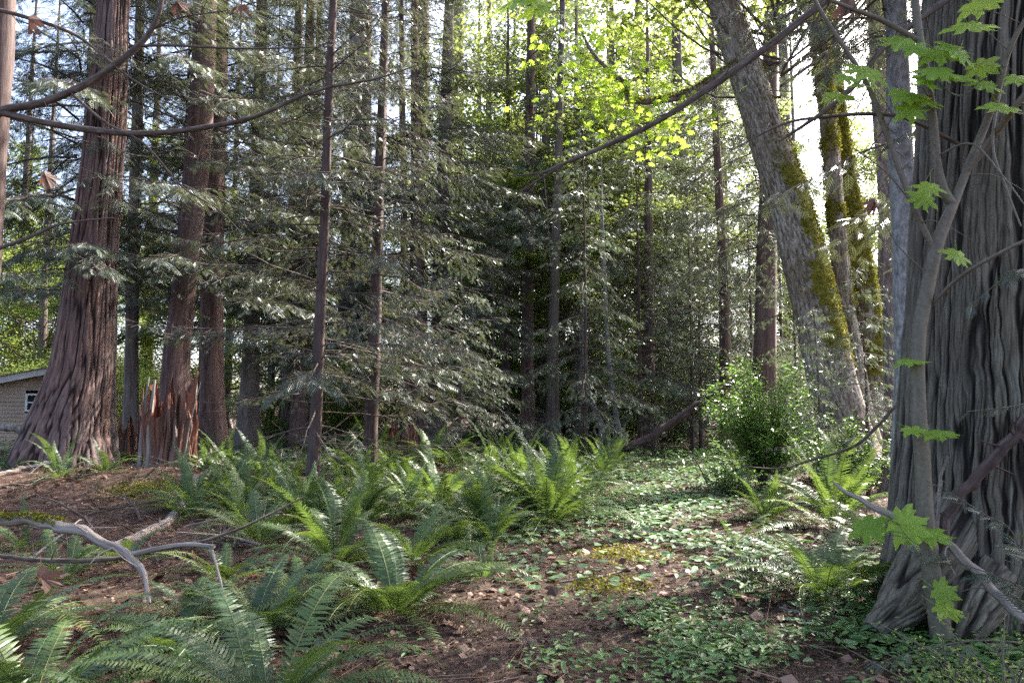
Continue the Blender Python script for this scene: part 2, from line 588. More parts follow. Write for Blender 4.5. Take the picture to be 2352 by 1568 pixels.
def maple_outline(depth=1.0):
    half = [(0.0, -0.02), (0.16, -0.16), (0.44, -0.12), (0.36, 0.06), (0.66, 0.14), (0.84, 0.30), (0.60, 0.34), (0.62, 0.44),
            (0.30, 0.40), (0.46, 0.66), (0.60, 0.86), (0.38, 0.80), (0.32, 0.86), (0.14, 0.56), (0.16, 0.84), (0.10, 0.96), (0.0, 1.12)]
    half = [(x * (1.0 if y > .9 else 1.08), y) for x, y in half]
    c = np.array([0, .35])
    half = [tuple(c + (np.array(q) - c) * (1.0 if np.hypot(q[0], q[1] - .35) > .45 else 1.30)) if q[0] > .05 else q for q in half]
    pts = half + [(-x, y) for x, y in half[-2:0:-1]]
    return np.array(pts)


def maple_template():
    o = maple_outline()
    n = len(o)
    z = -0.22 * (np.abs(o[:, 0]) ** 1.5) - 0.10 * np.clip(o[:, 1], 0, 2) ** 2 + 0.03 * np.sin(np.arange(n) * 2.1)
    v = np.column_stack([o, z])
    v = np.vstack([v, [0, 0.30, 0.01]])
    f = np.array([[k, (k + 1) % n, n] for k in range(n)])
    return v, f


MAPLE = maple_template()
_o = np.array([(0, 0), (.30, -.08), (.28, .1), (.62, .22), (.36, .34), (.42, .72), (.15, .58), (0, 1.0), (-.15, .58), (-.42, .72), (-.36, .34), (-.62, .22), (-.28, .1), (-.30, -.08)])
MAPLE_LO = (np.column_stack([_o, -.25 * np.abs(_o[:, 0])]), None)
MAPLE_LO = (np.vstack([MAPLE_LO[0], [0, .3, .0]]), np.array([[k, (k + 1) % 14, 14] for k in range(14)]))
_h = np.array([(0, .02), (.26, -.14), (.46, .06), (.44, .36), (.24, .74), (0, 1.0)])
HEART = (np.array([[x * s, y, -.12 + .28 * abs(x)] for s in (1,) for x, y in _h] + [[-x, y, -.12 + .28 * abs(x)] for x, y in _h[1:-1]]), np.array([[0, 1, 2, 3], [0, 3, 4, 5], [0, 5, 9, 8], [0, 8, 7, 6]]))
OVAL = (np.array([[0, 0, 0], [.2, .28, .05], [.2, .66, .04], [0, 1, -.06], [-.2, .66, .04], [-.2, .28, .05]]), np.array([[0, 1, 2, 3], [0, 3, 4, 5]]))
CHIP = (np.array([[-.4, 0, 0], [.35, -.05, .1], [.5, .6, .25], [-.1, 1, .05], [-.5, .5, -.1]]), np.array([[0, 1, 2], [0, 2, 3], [0, 3, 4]]))


# ------------------------------------------------------------------ crowns
def conifer_crown(seed, z0, z1, nlimb, lfun, step=0.17, spray=(0.20, 0.36), tmpl=SPR_LO, rise=(-0.05, 0.25), drop=(0.35, 0.6), upturn=0.22,
                  az=None, bare=0.0, hang=0.35, limb_r=0.022, sub=0.28, keep=0.85, sspace=0.095, twiggy=4):
    """returns wood and foliage builders of a conifer crown round the z axis"""
    r = np.random.default_rng(seed)
    wood, fol = MB(), MB()
    for k in range(nlimb):
        z = z0 + (z1 - z0) * ((k + r.random()) / nlimb)
        L = lfun(z) * r.uniform(0.7, 1.2)
        a = r.uniform(0, 2 * np.pi) if az is None else az(r)
        t = np.linspace(0, 1, 9)
        e0, dr = r.uniform(*rise), r.uniform(*drop)
        bend = r.normal(0, .10)
        x = L * t * np.cos(0.0)
        yb = bend * L * t ** 2
        zz = z + L * (e0 * t - dr * t ** 2 + upturn * t ** 3)
        ca, sa = math.cos(a), math.sin(a)
        P = np.column_stack([x * ca - yb * sa, x * sa + yb * ca, zz])
        P += r.normal(0, .012 * L, P.shape) * t[:, None]
        r0 = limb_r * (0.4 + 0.22 * L)
        sweep(wood, P, r0 * (1 - .85 * t), 5, cap=False)
        nobare = r.random() >= bare
        if True:
            nd = int(L / 0.25) if not nobare else int(L * twiggy * .4)
            tt = r.uniform(.2, 1, nd)
            base = np.array([np.interp(tt, t, P[:, c]) for c in range(3)]).T
            dd = nrm(np.column_stack([r.normal(ca, .9, nd), r.normal(sa, .9, nd), r.normal(-.2, .5, nd)]))
            ln = r.uniform(.15, .55, nd)
            inst(wood, *STICK, base, dd, (0.1, 0.2, 1), np.column_stack([np.full(nd, .006), ln, np.full(nd, .006)]), .5)
        if not nobare:
            continue
        ts = np.arange(r.uniform(.12, .3), 1.0, step / L)
        if len(ts) == 0:
            continue
        base = np.array([np.interp(ts, t, P[:, c]) for c in range(3)]).T
        T = nrm(np.array([np.interp(ts, t, np.gradient(P[:, c])) for c in range(3)]).T)
        side = nrm(np.cross(T, [0, 0, 1.0])) * np.where(np.arange(len(ts)) % 2, 1, -1)[:, None]
        sd = nrm(T * r.uniform(.5, .9, (len(ts), 1)) + side * r.uniform(.5, 1.0, (len(ts), 1)) + np.array([0, 0, -1]) * r.uniform(.0, hang, (len(ts), 1)))
        sl = sub * L * (1 - ts) ** 0.7 * r.uniform(.6, 1.2, len(ts)) + 0.22
        # the tip itself
        base = np.vstack([base, P[-1]])
        sd = np.vstack([sd, nrm(P[-1] - P[-2])])
        sl = np.append(sl, 0.2)
        inst(wood, *STICK, base, sd, (0.1, 0.2, 1), np.column_stack([np.full(len(sl), .011), sl, np.full(len(sl), .011)]), .5)
        ks = int(sl.max() / sspace) + 1
        S = (np.arange(ks) + .5) * sspace
        SS = np.broadcast_to(S, (len(sl), ks)) + r.normal(0, .02, (len(sl), ks))
        ok = (SS < sl[:, None] + 0.05) & (r.random(SS.shape) < keep)
        ii, kk = np.nonzero(ok)
        s = SS[ii, kk]
        pos = base[ii] + sd[ii] * s[:, None]
        pos[:, 2] -= 0.22 * s ** 2
        alt = np.where(kk % 2, 1.0, -1.0)[:, None]
        lat = nrm(np.cross(sd[ii], [0, 0, 1.0]))
        fw = nrm(sd[ii] * r.uniform(.5, 1.1, (len(s), 1)) + lat * alt * r.uniform(.3, .9, (len(s), 1)) + np.array([0, 0, -1]) * r.uniform(.05, hang + .25, (len(s), 1)))
        up = np.column_stack([r.normal(0, .28, len(s)), r.normal(0, .28, len(s)), np.ones(len(s))])
        base_r = r.uniform(.15, .75)
        inst(fol, *tmpl, pos, fw, up, r.uniform(*spray, len(s)), np.clip(base_r + r.normal(0, .14, len(s)), 0, 1))
    return wood, fol


def broad_crown(seed, z0, z1, rad, nclump, per, leaf=(0.13, 0.22), tmpl=MAPLE_LO, r0=0.10, clump=0.55):
    r = np.random.default_rng(seed)
    wood, fol = MB(), MB()
    zc, hz = (z0 + z1) / 2, (z1 - z0) / 2
    for k in range(nclump):
        d = nrm(r.normal(size=3))
        q = d * r.uniform(.35, 1.0) ** 0.6
        c = np.array([q[0] * rad, q[1] * rad, zc + q[2] * hz])
        st = np.array([0, 0, max(z0 * .8, c[2] - np.hypot(c[0], c[1]) * r.uniform(.6, 1.1))])
        mid = (st + c) / 2 + np.array([0, 0, -.15 * rad]) + r.normal(0, .12, 3)
        P = smooth_path([st, mid, c], 7)
        sweep(wood, P, np.linspace(r0 * .35, .008, 7), 4, cap=False)
        n = int(per * r.uniform(.6, 1.4))
        sx = np.array([1.25, 1.25, .55]) * clump * r.uniform(.7, 1.3)
        pos = c + r.normal(size=(n, 3)) * sx * .6
        az = r.uniform(0, 2 * np.pi, n)
        fw = np.column_stack([np.cos(az), np.sin(az), r.normal(-.45, .3, n)])
        up = np.column_stack([r.normal(0, .35, n), r.normal(0, .35, n), np.ones(n)])
        inst(fol, *tmpl, pos, fw, up, r.uniform(*leaf, n), np.clip(r.normal(r.uniform(.3, .7), .18, n), 0, 1))
    return wood, fol


PROTO = {}


def proto(name, wf, wm, fm):
    PROTO[name] = (wf[0].mesh('branches', wm), wf[1].mesh('foliage', fm))


tall = lambda z: 1.0 + 2.6 * min(1, max(0, (26 - z) / 16)) * min(1, z / 5)
proto('cedar_a', conifer_crown(11, 3.2, 25, 110, tall, bare=.1, keep=1.0, step=.15), M['twig'], M['cedar_leaf'])
proto('cedar_b', conifer_crown(12, 4.5, 26, 105, tall, bare=.15, keep=1.0, step=.15), M['twig'], M['cedar_leaf'])
proto('cedar_c', conifer_crown(13, 1.6, 20, 100, lambda z: 0.8 + 2.2 * (1 - z / 21), bare=.15), M['twig'], M['cedar_leaf'])
proto('far_a', conifer_crown(14, 5.5, 26, 80, lambda z: .8 + 2.6 * min(1, (27 - z) / 14), tmpl=SPR_FAR, spray=(.24, .44), step=.24, sspace=.15, keep=.75, bare=.15), M['twig'], M['cedar_leaf'])
proto('far_b', conifer_crown(15, 7.0, 26, 70, lambda z: .8 + 2.3 * min(1, (27 - z) / 16), tmpl=SPR_FAR, spray=(.24, .44), step=.24, sspace=.15, keep=.75, bare=.2, hang=.7), M['twig'], M['young_leaf'])
proto('young_a', conifer_crown(21, 1.5, 10, 70, lambda z: 0.35 + 2.3 * (1 - z / 10.5), step=.14, spray=(.12, .24), sspace=.08, rise=(.0, .35), drop=(.45, .7), hang=.5), M['twig'], M['young_leaf'])
proto('young_b', conifer_crown(22, 1.0, 7.5, 62, lambda z: 0.35 + 1.9 * (1 - z / 8), step=.13, spray=(.11, .22), sspace=.08, hang=.6), M['twig'], M['young_leaf'])
proto('fir', conifer_crown(23, 6.0, 24, 110, lambda z: .8 + 2.4 * (1 - z / 25), spray=(.18, .3), rise=(-.3, .0), drop=(.3, .6), hang=.9, bare=.25), M['twig'], M['cedar_leaf'])
proto('maple_a', broad_crown(31, 4.0, 17, 5.0, 95, 260, leaf=(.08, .15)), M['twig'], M['maple_leaf'])
proto('maple_b', broad_crown(32, 2.0, 11, 4.0, 80, 240, leaf=(.08, .14)), M['twig'], M['maple_leaf'])
proto('bush', broad_crown(33, 0.3, 3.2, 2.2, 50, 200, leaf=(.06, .11), tmpl=OVAL, r0=.04, clump=.45), M['twig'], M['maple_leaf'])


def add_crown(t, kind, rz=None, s=1.0, z=0.0):
    wd, fo = PROTO[kind]
    a = random.uniform(0, 6.28) if rz is None else rz
    child(wd, 'branches', t, (0, 0, z), (0, 0, a), s)
    child(fo, 'foliage', t, (0, 0, z), (0, 0, a), s)


random.seed(5)


def flare_disp(amp, h, flutes, seed, rough=0.0, fr=(6, 6, .7)):
    ph = np.random.default_rng(seed).uniform(0, 6.28, 3)

    def f(A, S, RR):
        fl = np.exp(-S / h)
        d = amp * fl * (1 + .45 * np.cos(A * flutes + ph[0]) + .3 * np.cos(A * (flutes * 2 + 1) + ph[1]))
        d = d + RR * .05 * np.cos(A * flutes + ph[2] + S * .15)
        if rough:
            q = np.stack([np.cos(A) * RR * fr[0], np.sin(A) * RR * fr[1], S * fr[2] + seed], -1)
            d = d + rough * (1 - 2 * np.abs(noise3(q)))
        return d
    return f


def trunk_from_px(t, pts, d, mat, top_z, name='trunk', segs=20, rows=60, disp=None, base_w=None, mt=None):
    """trunk whose centre line and widths (px) were read off the photo, standing at distance d"""
    P = []
    for (x, y, wd) in sorted(pts, key=lambda q: -q[1]):
        p = W(x, y, d)
        P.append([*p, wd / F * d / 2])
    P = np.array(P)
    g = h1(P[0][0], P[0][1])
    if P[0][2] > g - .05:                                  # down to the soil
        sl = (P[0][:2] - P[1][:2]) / (P[0][2] - P[1][2]) if len(P) > 1 else 0
        bot = P[0].copy()
        bot[:2] += sl * (g - .12 - P[0][2])
        bot[2] = g - .12
        if P[0][2] - bot[2] > .1:
            P = np.vstack([bot, P])
        else:
            P[0] = bot
    if P[-1][2] < top_z:                                   # up out of the picture
        sl = (P[-1][:2] - P[-2][:2]) / (P[-1][2] - P[-2][2])
        dz = top_z - P[-1][2]
        mid = P[-1].copy()
        mid[:2] += sl * dz * .45
        mid[2] += dz * .5
        mid[3] *= .65
        top = P[-1].copy()
        top[:2] += sl * dz * .6
        top[2] = top_z
        top[3] *= .12
        P = np.vstack([P, mid, top])
    S = smooth_path(P, rows)
    loc = (S[0][0], S[0][1], S[0][2])
    t.location = loc
    L = S[:, :3] - np.array(loc)
    mb = MB()
    sweep(mb, L, np.maximum(S[:, 3], .01), segs, disp)
    mb.build(name, M[mat] if mt is None else mt, t, smooth=True)
    return S, L


BASE = []   # trunk feet, kept clear of ferns


def tree(name, label, cat, pts, d, mat, top_z, crown=None, group=None, s=1.0, flare=.12, fh=.5, flutes=4, rough=.02, segs=24, rows=70, cz=0.0, rz=None):
    t = thing(name, label, cat, group=group)
    S, L = trunk_from_px(t, pts, d, mat, top_z, segs=segs, rows=rows, disp=flare_disp(flare, fh, flutes, int(pts[0][0]) % 97 + 3, rough))
    BASE.append((S[0][0], S[0][1]))
    if crown:
        add_crown(t, crown, rz, s, cz)
    return t, S, L


# ------------------------------------------------------------------ big cedars
def bark_relief(seed, amp, f1=7.0, f2=22.0, fine=.35, with_rnd=False):
    """long fibrous strips parted by narrow deep fissures"""
    def f(A, S, RR):
        q = np.stack([np.cos(A) * RR, np.sin(A) * RR, S], -1)
        wob = .05 * noise3(q * np.array([1.5, 1.5, .5]) + seed) + .035 * noise3(q * np.array([6, 6, 1.6]) + seed) + .02 * noise3(q * np.array([18, 18, 7]) + seed)
        a1 = A + wob
        p1 = np.stack([np.cos(a1) * RR * f1, np.sin(a1) * RR * f1, S * .28 + seed], -1)
        p2 = np.stack([np.cos(a1) * RR * f2, np.sin(a1) * RR * f2, S * .8 + seed * 2], -1)
        g1 = np.exp(-np.abs(noise3(p1) / .13) ** 1.5)
        g2 = np.exp(-np.abs(noise3(p2) / .17) ** 1.5)
        g3 = noise3(p2 * np.array([1.7, 1.7, 1.6]))
        g4 = noise3(p2 * np.array([3.1, 3.1, 3.5]) + 7)
        if f2 > 28:
            p5 = np.stack([np.cos(a1) * RR * 62, np.sin(a1) * RR * 62, S * 1.7 + seed * 3], -1)
            g3 = g3 + 1.3 * noise3(p5)
        off = amp * (.5 - 1.3 * g1 - fine * g2 + .22 * g3 + .10 * g4)
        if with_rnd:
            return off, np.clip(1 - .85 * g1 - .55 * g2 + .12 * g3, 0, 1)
        return off
    return f


def plus(rel, *fns, fade=None):
    def f(A, S, RR):
        o, r_ = rel(A, S, RR)
        if fade is not None:
            o = o * fade(S)
        return o + sum(g(A, S, RR) for g in fns), r_
    return f


# right-hand giant
t = thing('cedar_tree', 'huge grey cedar trunk with deeply furrowed bark filling the right edge', 'tree')
d = 5.75
pts = [(2300, 1410, 455), (2300, 1250, 425), (2304, 1000, 392), (2306, 700, 378), (2312, 300, 366), (2318, 0, 356), (2326, -500, 330)]
fl = flare_disp(.05, .35, 5, 7)
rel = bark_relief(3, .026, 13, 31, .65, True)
S, L = trunk_from_px(t, pts, d, 'grey_bark', 26, segs=8, rows=10, disp=None)
old = [c for c in t.children][0]
bpy.data.objects.remove(old)
zs = np.concatenate([np.arange(0, 5.6, .03), np.linspace(5.7, L[-1][2], 30)])
LL = np.column_stack([np.interp(zs, L[:, 2], L[:, 0]), np.interp(zs, L[:, 2], L[:, 1]), zs])
Pd = smooth_path(np.column_stack([L, S[:, 3]]), 60)
rr = np.interp(zs, Pd[:, 2], Pd[:, 3])
mb = MB()
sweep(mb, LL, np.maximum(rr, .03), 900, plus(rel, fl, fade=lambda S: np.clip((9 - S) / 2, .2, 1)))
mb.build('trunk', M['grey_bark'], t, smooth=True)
BIGR = t
BIGR_L = np.array(t.location)
BASE.append((t.location.x, t.location.y))
# buttress root lumps at its left foot
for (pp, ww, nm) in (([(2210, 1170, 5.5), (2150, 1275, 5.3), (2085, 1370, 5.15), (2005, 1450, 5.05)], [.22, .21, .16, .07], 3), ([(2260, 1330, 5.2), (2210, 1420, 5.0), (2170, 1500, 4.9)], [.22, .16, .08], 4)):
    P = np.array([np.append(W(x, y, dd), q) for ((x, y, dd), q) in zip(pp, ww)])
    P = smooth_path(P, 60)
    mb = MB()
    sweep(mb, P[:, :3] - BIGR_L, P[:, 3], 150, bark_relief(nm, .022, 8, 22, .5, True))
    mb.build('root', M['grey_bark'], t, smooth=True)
wf = conifer_crown(41, 6.5, 24, 60, lambda z: 1.5 + 2.2 * (25 - z) / 18, bare=.1)
wf[0].build('branches', M['twig'], t, loc=(0, 0, 0))
wf[1].build('foliage', M['cedar_leaf'], t, loc=(0, 0, 0))

# left-hand giant
t = thing('cedar_tree', 'massive reddish cedar with a flared foot beside the shed', 'tree')
d = 16.0
pts = [(140, 1078, 190), (150, 1010, 168), (168, 930, 142), (186, 850, 122), (203, 700, 106), (222, 500, 92), (243, 300, 82), (262, 0, 66), (282, -400, 50)]
S, L = trunk_from_px(t, pts, d, 'cedar_bark', 27, segs=8, rows=60)
bpy.data.objects.remove(t.children[0])
zs = np.concatenate([np.arange(0, 11, .05), np.linspace(11.2, L[-1][2], 25)])
Pd = np.column_stack([L, S[:, 3]])
LL = np.column_stack([np.interp(zs, L[:, 2], L[:, 0]), np.interp(zs, L[:, 2], L[:, 1]), zs])
rr = np.interp(zs, L[:, 2], S[:, 3])
mb = MB()
fl = flare_disp(.22, .5, 4, 11)
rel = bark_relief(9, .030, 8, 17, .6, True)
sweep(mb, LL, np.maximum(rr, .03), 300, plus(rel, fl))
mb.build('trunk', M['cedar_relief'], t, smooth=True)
BASE.append((t.location.x, t.location.y))
add_crown(t, 'cedar_a', 1.1, 1.0, 1.2)

# ------------------------------------------------------------------ other trunks read off the photo
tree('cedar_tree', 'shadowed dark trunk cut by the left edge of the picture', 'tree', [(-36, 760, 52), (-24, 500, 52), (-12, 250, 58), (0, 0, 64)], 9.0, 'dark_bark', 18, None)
tree('fir_tree', 'grey mottled trunk standing tight against the right side of the massive reddish cedar', 'tree', [(246, 1010, 36), (250, 850, 30), (256, 600, 28), (266, 300, 24)], 17.6, 'maple_bark', 20, 'fir')
tree('cedar_tree', 'slender grey brown trunk rising behind the dark old stump', 'tree', [(300, 960, 32), (304, 700, 27), (312, 400, 25)], 23, 'far_bark', 22, 'cedar_b')
tree('cedar_tree', 'fibrous barked cedar rising just behind the splintered snag', 'tree', [(398, 1050, 76), (405, 830, 56), (425, 640, 50), (458, 300, 54), (474, 0, 48)], 18, 'cedar_bark', 24, 'cedar_b')
tree('cedar_tree', 'red brown cedar right of the splintered snag', 'tree', [(488, 1040, 74), (487, 900, 52), (488, 600, 46), (498, 250, 42)], 20, 'cedar_bark', 25, 'cedar_b')
tree('cedar_tree', 'pale grey cedar against a bright sky gap with a widening foot', 'tree', [(566, 1025, 54), (572, 900, 42), (580, 700, 33), (588, 480, 29), (596, 200, 26)], 24, 'far_bark', 24, 'cedar_b', flutes=3)
tree('cedar_tree', 'reddish trunk to the left of the nearer slim dark cedar', 'tree', [(684, 1030, 44), (690, 850, 34), (698, 600, 28), (706, 300, 24)], 25, 'cedar_bark', 24, 'cedar_a')
tree('cedar_tree', 'dull grey trunk half hidden beside the reddish trunk left of the slim cedars', 'tree', [(660, 1025, 34), (664, 850, 27), (670, 600, 24), (678, 300, 20)], 27, 'far_bark', 24, 'cedar_b')
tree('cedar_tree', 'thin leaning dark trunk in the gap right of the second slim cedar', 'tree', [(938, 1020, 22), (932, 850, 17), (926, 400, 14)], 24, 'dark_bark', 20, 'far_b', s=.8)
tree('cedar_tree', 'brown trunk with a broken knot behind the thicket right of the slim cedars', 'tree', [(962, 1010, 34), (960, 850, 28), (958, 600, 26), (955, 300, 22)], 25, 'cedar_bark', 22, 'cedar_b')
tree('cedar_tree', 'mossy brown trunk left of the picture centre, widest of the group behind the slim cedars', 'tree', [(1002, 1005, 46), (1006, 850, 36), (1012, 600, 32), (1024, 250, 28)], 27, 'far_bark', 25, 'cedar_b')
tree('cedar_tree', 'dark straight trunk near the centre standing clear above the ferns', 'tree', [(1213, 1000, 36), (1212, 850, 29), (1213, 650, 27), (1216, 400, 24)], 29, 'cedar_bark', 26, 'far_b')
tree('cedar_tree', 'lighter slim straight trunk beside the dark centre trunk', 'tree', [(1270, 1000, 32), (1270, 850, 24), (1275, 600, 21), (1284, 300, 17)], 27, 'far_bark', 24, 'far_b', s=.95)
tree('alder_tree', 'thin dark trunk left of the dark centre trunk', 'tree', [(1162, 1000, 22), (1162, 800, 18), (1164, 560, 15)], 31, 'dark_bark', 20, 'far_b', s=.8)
tree('cedar_tree', 'thin reddish trunk rising behind the pale leaning log', 'tree', [(1492, 1000, 34), (1490, 850, 26), (1490, 640, 20)], 27, 'cedar_bark', 17, 'young_a', s=1.5)
tree('cedar_tree', 'slim straight red brown trunk among the light green young conifers', 'tree', [(1668, 1010, 26), (1664, 700, 20), (1650, 420, 16), (1640, 200, 13)], 24, 'cedar_bark', 20, 'fir', s=.8)
tree('cedar_tree', 'stout reddish cedar left of the leaning mossy maple', 'tree', [(1752, 1010, 70), (1756, 850, 54), (1760, 600, 44), (1764, 420, 38), (1770, 100, 32)], 22, 'cedar_bark', 24, 'fir')
tree('fir_tree', 'pale grey fir trunk with a sunlit right edge beside the huge right cedar', 'tree', [(2084, 1080, 60), (2086, 800, 54), (2078, 560, 51), (2066, 300, 47), (2056, 0, 44)], 9.2, 'pale_bark', 19, 'fir', s=.8, cz=1.5, segs=32)
tree('fir_tree', 'dark ridged trunk behind the pale grey fir', 'tree', [(2058, 1020, 46), (2052, 760, 40), (2040, 500, 36), (2022, 250, 34), (2006, 0, 30)], 14, 'maple_bark', 20, 'fir', s=.7, cz=5.0)
tree('maple_tree', 'mossy orange brown trunk seen in the gap above the dark ridged trunk', 'tree', [(2034, 1000, 40), (2034, 700, 34), (2036, 400, 30), (2034, 100, 28)], 19, 'maple_bark', 22, 'fir', s=.8, cz=5)
tree('alder_tree', 'thin pale leaning alder stem in front of the young conifers', 'tree', [(1424, 1005, 11), (1410, 920, 11), (1396, 800, 10), (1390, 660, 8)], 24.5, 'pale_bark', 10, None, flare=.03, rough=.005, segs=10)
tree('alder_tree', 'faint bent alder stem left of the thin pale one', 'tree', [(1385, 985, 16), (1352, 900, 11), (1340, 800, 8), (1344, 640, 7)], 27, 'pale_bark', 9, None, flare=.03, rough=.005, segs=10)

# cedar added behind the huge one only to shade the near right ground
t = thing('cedar_tree', 'added cedar behind the huge right cedar, put in to shade the near right ground', 'tree', (7.5, 8.3, h1(7.5, 8.3) - .1))
mb = MB()
q = smooth_path(np.array([[0, 0, 0, .34], [0, 0, .6, .27], [.1, 0, 9, .2], [.1, .1, 24, .03]]), 50)
sweep(mb, q[:, :3], q[:, 3], 24, flare_disp(.1, .5, 4, 91, .02))
mb.build('trunk', M['cedar_bark'], t, smooth=True)
add_crown(t, 'cedar_a', .7, 1.0)

# two slim dark cedars, their limbs fill the middle of the picture
slim = lambda z: 1.0 + 2.2 * math.exp(-((z - 5.0) / 5.0) ** 2)
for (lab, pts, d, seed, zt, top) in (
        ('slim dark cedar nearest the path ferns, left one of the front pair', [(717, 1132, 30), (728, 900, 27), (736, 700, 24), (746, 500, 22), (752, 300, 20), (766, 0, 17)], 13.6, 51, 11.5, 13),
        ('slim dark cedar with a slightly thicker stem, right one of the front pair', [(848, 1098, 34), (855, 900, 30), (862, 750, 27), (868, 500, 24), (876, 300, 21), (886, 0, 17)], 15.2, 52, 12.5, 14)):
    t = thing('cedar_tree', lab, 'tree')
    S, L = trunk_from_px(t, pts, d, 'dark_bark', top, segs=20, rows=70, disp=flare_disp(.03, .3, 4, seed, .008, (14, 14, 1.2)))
    BASE.append((S[0][0], S[0][1]))
    a1 = conifer_crown(seed, 2.3, zt, 78, slim, step=.13, spray=(.09, .20), tmpl=SPR_HI, rise=(-.15, .15), drop=(.15, .5), upturn=.25, bare=.25, hang=.55, limb_r=.016, sub=.25, keep=.78, twiggy=16, sspace=.062)
    a2 = conifer_crown(seed + 9, .7, 3.0, 26, lambda z: 2.6, bare=.75, rise=(-.35, .1), drop=(.1, .5), upturn=.3, limb_r=.016)
    for k, (wd, fo) in enumerate((a1, a2)):
        pass
    w2 = MB()
    for wd in (a1[0], a2[0]):
        for v, f, r_, b_ in zip(wd.v, wd.f, wd.r, wd.b):
            pass
        V = np.concatenate(wd.v)
        # shift limbs to the leaning stem
        V[:, 0] += np.interp(V[:, 2], L[:, 2], L[:, 0])
        V[:, 1] += np.interp(V[:, 2], L[:, 2], L[:, 1])
        off = w2.n
        w2.v.append(V)
        w2.r.append(np.concatenate(wd.r))
        w2.b.append(np.concatenate(wd.b))
        w2.f += [f + off for f in wd.f]
        w2.m += wd.m
        w2.n += len(V)
    w2.build('branches', M['twig'], t)
    f2 = MB()
    for fo in (a1[1], a2[1]):
        if not fo.v:
            continue
        V = np.concatenate(fo.v)
        V[:, 0] += np.interp(V[:, 2], L[:, 2], L[:, 0])
        off = f2.n
        f2.v.append(V)
        f2.r.append(np.concatenate(fo.r))
        f2.b.append(V)
        f2.f += [f + off for f in fo.f]
        f2.m += fo.m
        f2.n += len(V)
    f2.build('foliage', M['cedar_leaf'], t)

# ------------------------------------------------------------------ mossy maple, three stems from one stool
t = thing('maple_tree', 'leaning mossy bigleaf maple of three grey furrowed stems', 'tree')
d = 15.5
stems = [([(1955, 1075, 150), (1942, 1000, 118), (1905, 850, 108), (1866, 680, 102), (1815, 480, 96), (1764, 320, 88), (1702, 130, 78), (1662, 0, 74), (1600, -200, 62)], d, 61),
         ([(1990, 1075, 100), (1976, 950, 60), (1958, 830, 52), (1938, 690, 44), (1924, 520, 38), (1906, 320, 38), (1884, 100, 38), (1872, -100, 34)], d + .5, 62),
         ([(2020, 1070, 110), (2006, 900, 66), (1992, 750, 62), (1964, 560, 56), (1930, 350, 46), (1906, 150, 40), (1890, -100, 34)], d + 1.1, 63)]
first = None
mrng = np.random.default_rng(8)
for (pts, dd, sd) in stems:
    P = np.array([[*W(x, y, dd), wd / F * dd / 2] for (x, y, wd) in pts])
    if first is None:
        first = P[0][:3].copy()
        first[2] = h1(first[0], first[1]) - .1
        t.location = first
        BASE.append((first[0], first[1]))
    P[:, 2] = np.maximum(P[:, 2], h1(P[0][0], P[0][1]) - .15)
    top = P[-1].copy() + (P[-1] - P[-2]) * np.array([2.5, 1, 2.0, 0])
    top[3] = .06
    S = smooth_path(np.vstack([P, top]), 450)
    mb = MB()
    rel = bark_relief(sd, .018, 9, 24, .6)
    V = sweep(mb, S[:, :3] - first, S[:, 3], 64, lambda A, Sx, RR: rel(A, Sx * 4, RR) + flare_disp(.10, .35, 4, sd)(A, Sx, RR))
    # moss cushions: tufts on the upper right faces
    Vf = V[:384].reshape(-1, 3)
    T = np.repeat(nrm(np.gradient(S[:384, :3], axis=0)), 64, 0)
    N = nrm(Vf - np.repeat(S[:384, :3] - first, 64, 0))
    Zw = Vf[:, 2] + first[2]
    k = noise3(Vf * np.array([1.6, 1.6, .9]) + sd) + .55 * fbm(Vf * 5 + sd, 2) * .6
    facing = N @ np.array([.86, -.35, .35])
    if sd == 61:
        prob = np.clip((facing + .15 + k * .6) * 2.2, 0, 1) * np.clip((Zw - 2.3) / .6, 0, 1) * np.clip((7.8 - Zw) / 1.5, .15, 1)
    elif sd == 62:
        prob = np.clip((k * 1.6 + .05) * 3, 0, 1) * np.clip((Zw - 2.6) / .6, 0, 1) * .8
    else:
        prob = np.clip((.75 + k - abs(facing) * .2) * 2, 0, 1) * np.clip((Zw - 1.8) / .6, 0, 1)
    mask = np.full(450 * 64, 0.0)
    mask[:len(prob)] = prob
    mb.r[0] = mask
    st = mb.build('stem', M['mossy_bark'], t, smooth=True)
    reps = mrng.poisson(prob * 2.6)
    ii = np.repeat(np.arange(len(Vf)), reps)
    n = len(ii)
    jit = mrng.normal(0, .022, (n, 3))
    lump = np.clip(.5 + noise3(Vf[ii] * 7), 0, 1.2)[:, None]
    pos = Vf[ii] + jit + N[ii] * .035 * lump * mrng.uniform(0, 1, (n, 1))
    fw = nrm(N[ii] * .8 + mrng.normal(0, .7, (n, 3)) + np.array([0, 0, -.4]))
    m2 = MB()
    inst(m2, CHIP[0], CHIP[1], pos, fw, mrng.normal(size=(n, 3)), mrng.uniform(.016, .042, n), np.clip(.45 + .3 * k[ii] + mrng.normal(0, .2, n), 0, 1))
    m2.build('moss', M['moss'], st)
wf = broad_crown(64, 9.5, 17, 4.5, 50, 110)
wf[0].build('branches', M['twig'], t, loc=(-1.2, 0, 0))
wf[1].build('foliage', M['maple_leaf'], t, loc=(-1.2, 0, 0))
